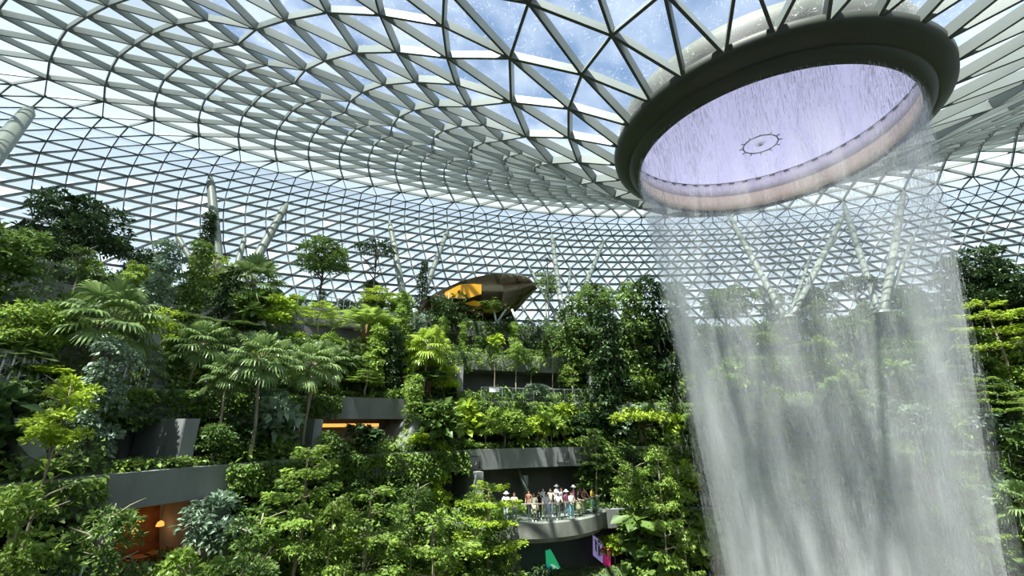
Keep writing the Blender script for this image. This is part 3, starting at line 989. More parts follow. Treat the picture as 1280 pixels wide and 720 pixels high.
def leaf_cards(P, D, size, aspect, seed, upbias=1.0, fold=.12, droop=.15, sv=.35):
    """P positions, D pointing directions (n,3); pointed leaves folded along the midrib"""
    r = np.random.RandomState(seed)
    n = len(P)
    D = D / (np.linalg.norm(D, axis=1)[:, None] + 1e-9)
    up = np.array([0, 0, 1.0]) * upbias + r.randn(n, 3) * .55
    s = np.cross(D, up); s /= (np.linalg.norm(s, axis=1)[:, None] + 1e-9)
    nn = np.cross(s, D)
    l = size * (1 - sv + 2 * sv * r.rand(n))[:, None]
    wv = l * aspect / 2
    V = np.empty((n, 4, 3))
    V[:, 0] = P
    V[:, 1] = P + D * l * .45 + s * wv + nn * l * fold
    V[:, 2] = P + D * l - nn * l * droop
    V[:, 3] = P + D * l * .45 - s * wv + nn * l * fold
    V[:, 0] -= nn * 0
    F = np.array([[0, 1, 2], [0, 2, 3]])
    faces = (np.arange(n)[:, None, None] * 4 + F[None]).reshape(-1, 3)
    return V.reshape(-1, 3), faces


def clump_leaves(clumps, per, seed, shell=.55, flat=0.0):
    r = np.random.RandomState(seed)
    Ps, Ds = [], []
    for (c, rad) in clumps:
        n = int(per)
        u = r.randn(n, 3); u /= np.linalg.norm(u, axis=1)[:, None]
        u[:, 2] = np.where(u[:, 2] < -.3, -u[:, 2], u[:, 2])
        k = shell + (1 - shell) * r.rand(n)[:, None]
        Ps.append(np.array(c) + u * k * np.array(rad))
        d = u * .8 + r.randn(n, 3) * .5 + np.array([0, 0, -.25 - flat])
        Ds.append(d)
    return np.concatenate(Ps), np.concatenate(Ds)


def make_foliage(name, P, D, size, aspect, seed, mat, **kw):
    V, F = leaf_cards(P, D, size, aspect, seed, **kw)
    return np_mesh(name, V, F, mat)


PROTO = {}


def proto(key, name, cat, h, w_, foliage, wood, extra=None, fname='foliage', wname='stem'):
    """foliage: mesh, wood: (mesh, ...) ; kept unlinked until copied"""
    PROTO[key] = dict(name=name, cat=cat, h=h, w=w_, fol=foliage, wood=wood, extra=extra, fname=fname, wname=wname)


CROWN = {'fan': (3.2, 6.0, 1.6), 'slim': (4.6, 8.2, .7), 'round': (5.2, 5.4, 2.1), 'umbrella': (2.2, 5.5, .9)}


def plant(key, x, y, z, sx, sz, label, group=None, mat=None, rz=None):
    p = PROTO[key]
    ck = key.rstrip('0123456789')
    h = sz * p['h']
    crown = None
    if ck in CROWN:
        s_ = min(sx, h / (CROWN[ck][0] * 1.08))
        crown = (h / s_ - p['h'], (h / s_ - CROWN[ck][2]) / CROWN[ck][1])
        sx = sz = s_
    root = empty(p['name'], (x, y, z), rng.random() * 6.28 if rz is None else rz)
    root.scale = (sx, sx, sz)
    tag(root, label, p['cat'], group)
    me = p['fol']
    if mat:
        kk = (me.name, mat)
        if kk not in MATV:
            m2 = me.copy(); m2.materials.clear(); m2.materials.append(LM[mat]); MATV[kk] = m2
        me = MATV[kk]
    f_ = link_mesh(p['fname'], me, root)
    if p['wood']: w_o = link_mesh(p['wname'], p['wood'], root)
    e_ = link_mesh(p['extra'][0], p['extra'][1], root) if p['extra'] else None
    if crown:
        # the crown keeps its proportions, the trunk is as long as it needs to be
        f_.location = (0, 0, crown[0])
        if e_: e_.location = (0, 0, crown[0])
        w_o.scale = (1, 1, max(.2, crown[1]))
    return root


MATV = {}


def branchy(h, r0, seed, nb=5, spread=1.0, start=.45, lean=.15, mat=m_bark, top=1.0):
    r = random.Random(seed)
    b = MB()
    pts = [Vector((math.sin(i * 1.3 + seed) * lean * .3 * i / 5, math.cos(i * 1.7 + seed) * lean * .3 * i / 5, h * top * i / 5)) for i in range(6)]
    b.tube(pts, [r0 * (1 - .13 * i) for i in range(6)], 8)
    for i in range(nb):
        f = start + (1 - start) * i / nb
        base = pts[0].lerp(pts[-1], f)
        a = r.random() * 6.28
        l = spread * (.7 + .5 * r.random())
        b.tube([base, base + Vector((math.cos(a) * l * .5, math.sin(a) * l * .5, l * .35)), base + Vector((math.cos(a) * l, math.sin(a) * l, l * .55))], [r0 * .5, r0 * .35, r0 * .15], 5)
    return b.mesh('stem', mat, True)


def rc(r, rx, ry, rz, n, zc, cr, hollow=.35):
    """n clump centres in an ellipsoid"""
    out_ = []
    while len(out_) < n:
        u = r.uniform(-1, 1, 3)
        q = (u ** 2).sum()
        if q > 1 or q < hollow ** 2: continue
        s = cr * r.uniform(.7, 1.25)
        out_.append(((u[0] * rx, u[1] * ry, zc + u[2] * rz), (s, s, s * .7)))
    return out_


# leafy shrubs (three shapes)
for i in range(3):
    r = np.random.RandomState(20 + i)
    P, D = clump_leaves(rc(r, .85, .85, .95, 16, 1.45, .48), 120, 30 + i)
    proto('shrub%d' % i, 'leafy_shrub', 'shrub', 2.8, 2.2, make_foliage('shrub_foliage', P, D, .21, .55, 40 + i, LM['mid']), branchy(1.9, .05, i, 4, .6))
# shrub of large leaves
for i in range(2):
    r = np.random.RandomState(50 + i)
    P, D = clump_leaves(rc(r, .8, .8, .9, 10, 1.35, .5), 45, 52 + i)
    proto('bigleaf%d' % i, 'large_leaved_shrub', 'shrub', 2.7, 2.3, make_foliage('bigleaf_foliage', P, D, .46, .62, 54 + i, LM['mid'], fold=.08), branchy(1.6, .05, i + 5, 3, .5))
# low ground cover clump
r = np.random.RandomState(60)
P, D = clump_leaves([((x, y, .15), (.45, .45, .45)) for x, y in ((-.5, 0), (0, .1), (.5, -.1), (.2, .3))], 130, 61)
proto('low', 'low_leafy_plant', 'plant', .85, 1.8, make_foliage('low_foliage', P, D, .2, .5, 62, LM['fresh']), branchy(.3, .03, 8, 3, .3))
# climbing columns
for i in range(2):
    r = np.random.RandomState(70 + i)
    cl = [((r.uniform(-.45, .45), r.uniform(-.35, .35), z), (.5, .5, .42)) for z in np.linspace(.4, 5.2, 20)]
    P, D = clump_leaves(cl, 110, 72 + i, flat=.3)
    proto('climber%d' % i, 'climbing_plant', 'climbing plant', 5.6, 1.8, make_foliage('climber_foliage', P, D, .2, .6, 74 + i, LM['mid']), branchy(5.2, .05, i + 9, 3, .4))
# large-leaved climber
r = np.random.RandomState(80)
cl = [((r.uniform(-.7, .7), r.uniform(-.4, .4), z), (.5, .5, .4)) for z in np.linspace(.4, 4.4, 14)]
P, D = clump_leaves(cl, 16, 81, flat=.9)
proto('philo', 'heart_leaved_climber', 'climbing plant', 4.8, 2.4, make_foliage('philo_foliage', P, D, .72, .78, 82, LM['mid'], fold=.05, droop=.25), branchy(4.3, .06, 12, 3, .5))
# flat-tiered light tree (two shapes)
for i in range(3):
    r = np.random.RandomState(90 + i)
    Ps, Ds = [], []
    b = MB(); H = 7.6
    pts = [Vector((.12 * math.sin(j * 1.1 + i), .12 * math.cos(j * 1.4 + i), H * j / 7)) for j in range(8)]
    b.tube(pts, [.10 - .009 * j for j in range(8)], 8)
    nt_ = (5, 4, 6)[i]
    for j in range(nt_):
        zt_ = H * (.52 + .47 * j / (nt_ - 1)) if i < 2 else H * (.35 + .64 * j / (nt_ - 1))
        rad = (2.0, 2.5, 1.9)[i] * (1 - .55 * (j / (nt_ - 1)) ** 1.5) * r.uniform(.85, 1.1)
        for q in range(6):
            a = q * 1.047 + r.uniform(-.3, .3) + j
            L_ = rad * r.uniform(.75, 1.1)
            base = pts[0].lerp(pts[-1], min(1, zt_ / H + r.uniform(-.05, .03)))
            tip = base + Vector((math.cos(a) * L_, math.sin(a) * L_, L_ * .12))
            b.tube([base, base.lerp(tip, .5) + Vector((0, 0, .08)), tip], [.035, .022, .008], 4)
            n = int(150 * L_ / 1.6)
            f = r.uniform(.25, 1.05, n) ** .8
            lat = r.randn(n) * .26 * L_ * np.sin(np.clip(f, 0, 1) * 2.6 + .3)
            Ps.append(np.stack([base.x + math.cos(a) * L_ * f - math.sin(a) * lat, base.y + math.sin(a) * L_ * f + math.cos(a) * lat, base.z + L_ * .12 * f + r.uniform(-.10, .20, n) - .12 * np.abs(lat)], 1))
            dd = np.stack([math.cos(a) + r.randn(n) * .7, math.sin(a) + r.randn(n) * .7, r.randn(n) * .15 - .05], 1)
            Ds.append(dd)
    proto('tier%d' % i, 'tiered_tree', 'tree', H + .2, 4.4, make_foliage('tier_foliage', np.concatenate(Ps), np.concatenate(Ds), .19, .55, 95 + i, LM['fresh'], upbias=1.4), b.mesh('trunk', m_bark, True), wname='trunk')
# slim tree with oval crown (two)
for i in range(3):
    r = np.random.RandomState(110 + i)
    P, D = clump_leaves(rc(r, 1.15, 1.15, 1.9, 20, 6.6, .52, .3), (100, 70, 100)[i], 112 + i)
    proto('slim%d' % i, 'slender_tree', 'tree', 8.9, 3.2, make_foliage('slim_foliage', P, D, .23, .5, 115 + i, LM['mid']), branchy(8.2, .085, 20 + i, 8, 1.1, .55, .5), wname='trunk')
# dense round tree
for i in range(2):
    r = np.random.RandomState(130 + i)
    P, D = clump_leaves(rc(r, 2.3, 2.3, 2.0, 46, 5.0, .72, .3), 115, 132 + i)
    proto('round%d' % i, 'dense_round_tree', 'tree', 7.5, 6.0, make_foliage('round_foliage', P, D, .27, .52, 135 + i, LM['dark']), branchy(5.4, .17, 30 + i, 9, 1.9, .5, .4, m_barkd), wname='trunk')
# umbrella crown tree
r = np.random.RandomState(140)
cl = [((1.9 * math.cos(a) * q, 1.9 * math.sin(a) * q, 5.6 + .5 * (1 - q) + r.uniform(-.15, .15)), (.6, .6, .3)) for a, q in [(k * 2.4, .25 + .75 * (k / 18) ** .5) for k in range(18)]]
P, D = clump_leaves(cl, 85, 141)
proto('umbrella', 'umbrella_crowned_tree', 'tree', 6.4, 4.8, make_foliage('umbrella_foliage', P, D, .22, .5, 142, LM['dark']), branchy(5.5, .12, 41, 10, 1.7, .62, .3, m_barkd), wname='trunk')
# narrow conifer-like tree
r = np.random.RandomState(150)
cl = [((r.uniform(-.3, .3) * (1 - z / 8), r.uniform(-.3, .3) * (1 - z / 8), z), (.75 * (1 - z / 7.5) + .1, .75 * (1 - z / 7.5) + .1, .35)) for z in np.linspace(1.2, 6.6, 22)]
P, D = clump_leaves(cl, 75, 151)
proto('conifer', 'narrow_dark_tree', 'tree', 6.9, 1.7, make_foliage('conifer_foliage', P, D, .24, .25, 152, LM['dark']), branchy(6.5, .07, 44, 6, .5, .2, .1, m_barkd), wname='trunk')


def ribbon(V, F, pts, sides, widths):
    b = len(V)
    for p, s, w_ in zip(pts, sides, widths):
        V.append(p - s * w_ / 2); V.append(p + s * w_ / 2)
    for i in range(len(pts) - 1):
        F.append((b + 2 * i, b + 2 * i + 1, b + 2 * i + 3, b + 2 * i + 2))


# fan palms
for i in range(2):
    r = random.Random(160 + i)
    H = 6.0
    V, F = [], []
    b = MB(); st = MB()
    pts = [Vector((.25 * (j / 6) ** 2 * (1 if i else -1), .1 * math.sin(j), H * j / 6)) for j in range(7)]
    b.tube(pts, [.12, .10, .09, .085, .085, .09, .12], 9)
    b.tube([pts[-1] - Vector((0, 0, .5)), pts[-1] + Vector((0, 0, .15))], [.16, .2], 9)
    top = pts[-1]
    nf = 26
    for k in range(nf):
        a = k * 2.4 + r.uniform(-.2, .2)
        el = math.radians(82 - 125 * (k / nf) ** .9)
        L_ = r.uniform(1.0, 1.35)
        d = Vector((math.cos(a) * math.cos(el), math.sin(a) * math.cos(el), math.sin(el)))
        hub = top + d * L_ + Vector((0, 0, -.12 * L_))
        st.tube([top, top + d * L_ * .5 + Vector((0, 0, .03)), hub], [.028, .02, .015], 4)
        ax = (d + Vector((0, 0, -.25))).normalized()
        sd = ax.cross(Vector((0, 0, 1)))
        sd = sd.normalized() if sd.length > .05 else Vector((1, 0, 0))
        n_f = sd.cross(ax).normalized()
        FL = r.uniform(.78, 1.0)
        nseg = 19
        for q in range(nseg):
            ph = math.radians(-118 + 236 * q / (nseg - 1))
            dr = (ax * math.cos(ph) + sd * math.sin(ph)).normalized()
            pl = (sd * math.cos(ph) - ax * math.sin(ph)).normalized()
            ll = FL * (1 - .22 * abs(ph) / 2.06)
            p0 = hub; p1 = hub + dr * ll * .55 + n_f * .05; p2 = hub + dr * ll * .85 - Vector((0, 0, .07 * ll)); p3 = hub + dr * ll * 1.05 - Vector((0, 0, .32 * ll))
            tw = pl + n_f * (.35 if q % 2 else -.35)
            ribbon(V, F, [p0, p1, p2, p3], [tw, tw, tw, tw], [.02, .125, .09, .01])
    me = np_mesh('fan_leaves', np.array([tuple(v) for v in V]), np.array(F), LM['palm'])
    proto('fan%d' % i, 'fan_palm', 'palm', H + 1.6, 4.4, me, b.mesh('trunk', m_bark, True), ('leaf_stalks', st.mesh('leaf_stalks', solid('green_stalk', (.20, .24, .07), .6))), 'fan_leaves', 'trunk')
# feather palm (short, arching)
r = random.Random(170)
V, F = [], []
st = MB(); b = MB()
for j in range(4):
    b.tube([(.12 * math.cos(j * 1.6), .12 * math.sin(j * 1.6), 0), (.2 * math.cos(j * 1.6), .2 * math.sin(j * 1.6), 1.5)], [.07, .05], 7)
for k in range(22):
    a = k * 2.4; el = math.radians(80 - 55 * (k / 22)); L_ = r.uniform(1.9, 2.5)
    h = Vector((math.cos(a), math.sin(a), 0))
    base = Vector((.18 * math.cos(a), .18 * math.sin(a), 1.3))
    cur = [base + h * (L_ * f * math.cos(el) * (1 + .25 * f)) + Vector((0, 0, L_ * (f * math.sin(el) - .55 * f * f))) for f in np.linspace(0, 1, 9)]
    st.tube(cur, [.03 - .0028 * q for q in range(9)], 4)
    sd = Vector((-h.y, h.x, 0))
    for q in range(1, 33):
        f = q / 33 * 8; i0 = min(int(f), 7); p = cur[i0].lerp(cur[i0 + 1], f - i0); t_d = (cur[i0 + 1] - cur[i0]).normalized()
        ll = .62 * math.sin(math.pi * (.12 + .82 * q / 33)) + .1
        for s_ in (-1, 1):
            d = (t_d * .65 + sd * s_ + Vector((0, 0, .15))).normalized()
            ribbon(V, F, [p, p + d * ll * .6, p + d * ll - Vector((0, 0, .18 * ll))], [t_d] * 3, [.02, .055, .005])
me = np_mesh('fronds', np.array([tuple(v) for v in V]), np.array(F), LM['palm'])
proto('feather', 'feather_palm', 'palm', 3.2, 4.2, me, b.mesh('stem', m_fiber, True), ('frond_ribs', st.mesh('frond_ribs', solid('rib_green', (.25, .27, .08), .6))), 'fronds', 'stem')
# banana-like broad fern tuft
r = random.Random(180)
V, F = [], []
for k in range(34):
    a = k * 2.4; el = math.radians(78 - 60 * (k / 34)); L_ = r.uniform(.9, 1.4)
    h = Vector((math.cos(a), math.sin(a), 0)); sd = Vector((-h.y, h.x, 0))
    cur = [h * (.05 + L_ * f * math.cos(el) * (1 + .2 * f)) + Vector((0, 0, .1 + L_ * (f * math.sin(el) - .5 * f * f))) for f in np.linspace(0, 1, 6)]
    ribbon(V, F, cur, [sd] * 6, [.04, .12, .17, .16, .10, .01])
proto('fern', 'strap_leaved_plant', 'plant', 1.0, 2.2, np_mesh('strap_leaves', np.array([tuple(v) for v in V]), np.array(F), LM['fresh']), None, fname='strap_leaves')

# ------------------------------------------------------------------ planting
def tree(key, px, py_top, lv, label, dr=1.2, width=None, px_top=None, mat=None, base_py=None, group=None, zb=None, R=None):
    """stands on terrace lv at the bearing of column px; its crown reaches the height seen at py_top"""
    Rr = (LEV[lv][0] + dr) if R is None else R
    z_base = ZC + LEV[lv][2] + (.25 if lv < 4 else 0) if zb is None else zb
    # find the bearing where an upright stem of this height shows at px halfway up
    pym = (py_top + 520) / 2 if py_top < 520 else py_top + 30
    p = on_ring(px, pym, Rr)
    if R is None:
        Rr += extra(lv, ang(p)); p = on_ring(px, pym, Rr)
    for _ in range(6):
        dist = math.hypot(p.x, p.y)
        d = ray(px, py_top)
        t_ = dist / math.hypot(d.x, d.y)
        ztop = ZC + d.z * t_
        mid = Vector((p.x, p.y, (z_base + ztop) / 2))
        e = project(mid)
        err = px - e[0]
        a = ang(p) - err / FPX * dist / Rr * .9
        p = polar(Rr, a)
    h = max(ztop - z_base, .6)
    pr = PROTO[key]
    sz = h / pr['h']
    if width is None: sx = sz
    else:
        depth = p.y * math.cos(PITCH) + (ztop - ZC) * math.sin(PITCH)
        sx = (width / FPX * depth) / pr['w']
    return plant(key, p.x, p.y, z_base, sx, sz, label, group, mat)


TREES = [
    # skyline trees on the top deck
    ('round0', 98, 236, 4, 'large dense dark tree rising highest on the skyline', dict(dr=5, width=122)),
    ('round1', 182, 308, 4, 'small dense dark tree beside the highest skyline tree', dict(dr=5, width=68)),
    ('round1', 2, 272, 4, 'dark dense tree cut by the edge of the view', dict(dr=4, width=60)),
    ('slim1', 45, 322, 4, 'mid green tree under the highest dark skyline tree', dict(dr=3, width=60)),
    ('conifer', 252, 262, 4, 'narrow dark tree just behind the thick upright steel column', dict(dr=7, width=36, mat='dark')),
    ('round0', 403, 294, 4, 'tall broad green tree on the deck between two column clusters', dict(dr=2.0, width=72, mat='mid')),
    ('umbrella', 467, 303, 4, 'flat umbrella crowned dark tree next to a steel column', dict(dr=6, width=58)),
    ('round1', 462, 348, 4, 'very small dark round tree above the lime tiered one', dict(dr=7, width=26)),
    ('tier1', 472, 360, 4, 'small lime tiered tree on the deck under the umbrella tree', dict(dr=1.5, width=52, mat='lime')),
    ('tier1', 268, 318, 4, 'lime flat tiered tree in front of the thick upright column', dict(dr=2.5, width=58, mat='lime')),
    ('fan0', 320, 322, 3, 'tall fan palm in front of the leaning steel column', dict(dr=1.8, width=88)),
    ('conifer', 528, 326, 4, 'narrow dark tree beside the leaning column left of the bronze pod', dict(dr=4, width=24)),
    ('slim0', 560, 352, 3, 'leafy tree standing against the near end of the bronze pod', dict(dr=3, width=64, mat='dark')),
    ('tier0', 614, 374, 4, 'small tiered tree growing in front of the bronze pod', dict(dr=.6, width=66, mat='mid')),
    ('slim1', 683, 336, 4, 'thin sparse tree beside the dark lamp post', dict(dr=2.2, width=34)),
    ('round0', 746, 352, 4, 'rounded green tree on the deck just past the third column cluster', dict(dr=3, width=62, mat='mid')),
    ('climber0', 792, 350, 2, 'tall column of climbing leaves, the one nearest the deck tree', dict(dr=1.3, width=44)),
    ('climber1', 822, 345, 2, 'tall column of climbing leaves in the middle of three', dict(dr=1.5, width=48, mat='dark')),
    ('climber0', 850, 352, 2, 'tall column of climbing leaves touching the water edge', dict(dr=1.5, width=46)),
    ('climber1', 715, 372, 2, 'tall slim column of climbing leaves below the third column cluster', dict(dr=1.3, width=40)),
    ('climber0', 760, 385, 1, 'long dark hanging climber between dark terrace and slab end', dict(dr=1.3, width=46, mat='dark')),
    ('round1', 1238, 300, 3, 'big dark tree leaning over the far side of the waterfall', dict(dr=.5, width=95)),
    ('round0', 1278, 318, 3, 'dark tree at the outer edge past the waterfall', dict(dr=0, width=90)),
    ('tier1', 1255, 372, 2, 'lime tiered tree under the big dark tree past the waterfall', dict(dr=0, width=80, mat='lime')),
    ('slim0', 1222, 400, 2, 'slender tree close to the outer edge of the waterfall', dict(dr=.4, width=54)),
    ('tier0', 1235, 470, 1, 'fresh green tiered tree low beside the waterfall edge', dict(dr=.3, width=80)),
    ('slim2', 1268, 520, 0, 'slender tree low at the outer edge past the waterfall', dict(dr=.3, width=66)),
    ('fan1', 1262, 600, -1, 'fan palm low at the outer edge past the waterfall', dict(dr=.3, width=80)),
    ('tier2', 1215, 590, -1, 'tiered tree at the foot of the slope past the waterfall', dict(dr=.3, width=60)),
    # behind the water
    ('round0', 905, 352, 4, 'round tree on the skyline seen through the near side of the water', dict(dr=2, width=80, mat='mid')),
    ('slim0', 962, 348, 4, 'slender tree on the skyline seen through the falling water', dict(dr=2, width=60)),
    ('round1', 1015, 356, 4, 'round dark tree on the skyline in the middle of the water', dict(dr=2, width=84)),
    ('umbrella', 1072, 346, 4, 'umbrella tree on the skyline seen through the water', dict(dr=2, width=70)),
    ('round0', 1135, 354, 4, 'round tree on the skyline seen through the far side of the water', dict(dr=2, width=90, mat='mid')),
    ('round1', 1185, 362, 4, 'dark round tree where the far water edge meets the skyline', dict(dr=2, width=64)),
    ('tier1', 930, 590, -1, 'tiered tree behind the lower part of the water', dict(dr=.3, width=80)),
    ('slim0', 968, 575, -2, 'slender pale trunked tree seen through the lower water', dict(dr=.6, width=60, mat='fresh')),
    ('fan0', 1050, 470, 1, 'fan palm seen through the middle of the water', dict(dr=.8, width=80)),
    ('tier0', 1120, 560, -1, 'tiered tree seen through the far part of the water', dict(dr=.3, width=80)),
    ('feather', 1010, 425, 3, 'feather palm on a high terrace behind the water', dict(dr=.8, width=70)),
    # middle of the wall
    ('fan0', 130, 352, 2, 'big drooping fan palm, the largest palm of all', dict(dr=-.1, width=128)),
    ('fan1', 247, 398, 2, 'fan palm with a thin straight stem beside the biggest palm', dict(dr=.4, width=84)),
    ('fan0', 279, 440, 1, 'shorter fan palm with a pale thin stem over a dark opening', dict(dr=.6, width=72)),
    ('fan1', 325, 415, 1, 'tall stemmed fan palm with the lowest hanging fans', dict(dr=-.2, width=92)),
    ('fan0', 388, 425, 1, 'fan palm with upright fans just under the top deck edge', dict(dr=.7, width=84)),
    ('fan1', 350, 440, 2, 'fan palm squeezed between two taller fan palms', dict(dr=.6, width=62)),
    ('fan0', 531, 408, 2, 'bright yellow-green fan palm with a brown stem under the pod', dict(dr=.3, width=74, mat='bpalm')),
    ('fan1', 300, 452, 2, 'small fan palm with pale fans between two straight stems', dict(dr=.2, width=66)),
    ('fan0', 222, 455, 2, 'small fan palm just left of the thin stemmed fan palm', dict(dr=.9, width=60)),
    ('fan0', 415, 430, 2, 'fan palm at the end of the palm row nearest the pod', dict(dr=1.0, width=64)),
    ('fan1', 180, 428, 2, 'fan palm close beside the biggest palm, half hidden', dict(dr=.9, width=70)),
    ('feather', 240, 398, 3, 'arching feather palm above the thin stemmed fan palm', dict(dr=.6, width=74)),
    ('feather', 300, 402, 3, 'arching feather palm below the tall fan palm', dict(dr=.6, width=74, mat='mid')),
    ('feather', 20, 420, 2, 'feather palm on the terrace beside the biggest palm', dict(dr=.5, width=80)),
    ('tier1', 398, 378, 3, 'lime tiered tree beneath the top deck railing', dict(dr=.7, width=60, mat='lime')),
    ('tier0', 458, 462, 2, 'thin tiered tree in front of the slab with the orange light', dict(dr=-.3, width=66)),
    ('slim2', 60, 460, 0, 'tall lime leaved tree below the glass balustrade', dict(dr=-.2, width=78, mat='lime')),
    ('round0', 22, 362, 2, 'broad yellow-green tree below the skyline, left of the biggest palm', dict(dr=1.2, width=120, mat='fresh')),
    ('slim1', 200, 380, 2, 'slender tree with loose lime leaves behind the biggest palm', dict(dr=1.5, width=52, mat='lime')),
    ('slim1', 618, 425, 2, 'thin stemmed tree before the dark terrace, near its white banner', dict(dr=.5, width=26)),
    ('slim1', 645, 420, 2, 'thin lime leaved tree in the middle of the dark terrace', dict(dr=.5, width=34, mat='fresh')),
    ('slim2', 664, 440, 2, 'thin tree with few leaves before the dark terrace', dict(dr=.5, width=24)),
    ('slim1', 690, 405, 2, 'tall pale thin stem below the dark lamp post', dict(dr=.6, width=30)),
    ('slim1', 715, 450, 2, 'thin tree at the far end of the dark terrace', dict(dr=.5, width=32, mat='fresh')),
    ('umbrella', 800, 508, 1, 'wide lime flat tiered tree beside the balcony slab', dict(dr=-.3, width=118, mat='lime')),
    ('tier0', 745, 535, 0, 'flat tiered tree over the end of the slab above the balcony', dict(dr=.2, width=50, mat='mid')),
    # lower trees standing in front
    ('tier0', 372, 556, -1, 'fresh green tiered tree in front, dark thin trunk', dict(dr=-.6, width=120)),
    ('tier1', 455, 610, -1, 'fresh green tiered tree low in front of the leafy bank', dict(dr=-1.2, width=110)),
    ('tier2', 400, 620, -2, 'low tiered tree with feathery layers at the bottom', dict(dr=-.4, width=100)),
    ('tier1', 540, 640, -2, 'wide tiered tree at the bottom near the balcony', dict(dr=-.2, width=130, mat='fresh')),
    ('slim0', 515, 590, -1, 'slender tree with a pale trunk left of the balcony', dict(dr=-.8, width=58)),
    ('tier1', 612, 603, -1, 'flat topped lime tree with a forked pale trunk before the balcony', dict(dr=-1.6, width=92, mat='lime')),
    ('slim2', 612, 640, -2, 'small bushy tree under the flat topped lime tree', dict(dr=-.6, width=64)),
    ('slim0', 792, 565, -1, 'leafy tree with a forked pale trunk right beside the balcony', dict(dr=-.8, width=56, mat='fresh')),
    ('tier2', 832, 560, -2, 'tree with a long bare pale trunk between balcony and water', dict(dr=-.4, width=76)),
    ('slim0', 856, 570, -2, 'slim tree with a thin bare trunk next to the water edge', dict(dr=-.1, width=50, mat='fresh')),
    ('philo', 806, 640, -1, 'climber with big heart shaped leaves beside the lilac banner', dict(dr=-1.3, width=62)),
    ('philo', 838, 610, -1, 'big heart leaved climber behind the long bare trunk', dict(dr=-.3, width=50)),
    ('feather', 890, 620, -1, 'fresh green feather palm at the near water edge', dict(dr=-1, width=80, mat='fresh')),
    ('slim2', 30, 590, -1, 'bushy tree in the low corner with yellow-green leaves', dict(dr=0, width=110, mat='fresh')),
    ('slim0', 105, 610, -1, 'bushy mid green tree left of the dim restaurant', dict(dr=-.3, width=90)),
    ('slim2', 200, 680, -2, 'bushy tree below the dim restaurant opening', dict(dr=-.8, width=120, mat='fresh')),
    ('slim0', 310, 620, -1, 'bushy tree at the foot of the concrete fin wall', dict(dr=-.6, width=90)),
    ('round1', 268, 690, -2, 'dark round tree top at the bottom below the fin wall', dict(dr=-1, width=120, mat='mid')),
    ('shrub0', 60, 672, -1, 'shrub of silvery leaves at the lowest corner', dict(dr=-.6, width=70, mat='blue')),
    ('tier0', 640, 690, -2, 'small tiered tree just below the balcony slab', dict(dr=-1, width=60)),
    ('shrub0', 527, 538, 1, 'very bright lime shrub beside the concrete fin', dict(dr=0, width=34, mat='lime')),
    ('shrub1', 62, 463, 2, 'bright lime shrub at the end of the glass balustrade', dict(dr=-.1, width=48, mat='lime')),
    ('shrub1', 672, 478, 2, 'silvery green rounded shrub on the edge of the dark terrace', dict(dr=.2, width=32, mat='blue')),
    ('bigleaf1', 452, 528, 1, 'dark rounded shrub hiding part of the orange light opening', dict(dr=-.1, width=44, mat='dark')),
    ('bigleaf0', 350, 478, 1, 'large leaved shrub with pale leaves behind the palm stems', dict(dr=.3, width=60, mat='blue')),
]
for key, px, py, lv, lab, kw in TREES:
    tree(key, px, py, lv, lab, **kw)

# openings where only low plants grow: (level of the floor, from column, to column)
OPEN = [(0, 120, 292), (0, 585, 772), (1, 398, 520), (2, 578, 745), (3, 372, 455), (2, 92, 180), (-1, 640, 792), (1, 205, 262), (2, -60, 52)]


def is_open(lv, px):
    for l, a, b in OPEN:
        if l == lv and a <= px <= b: return True
    return False


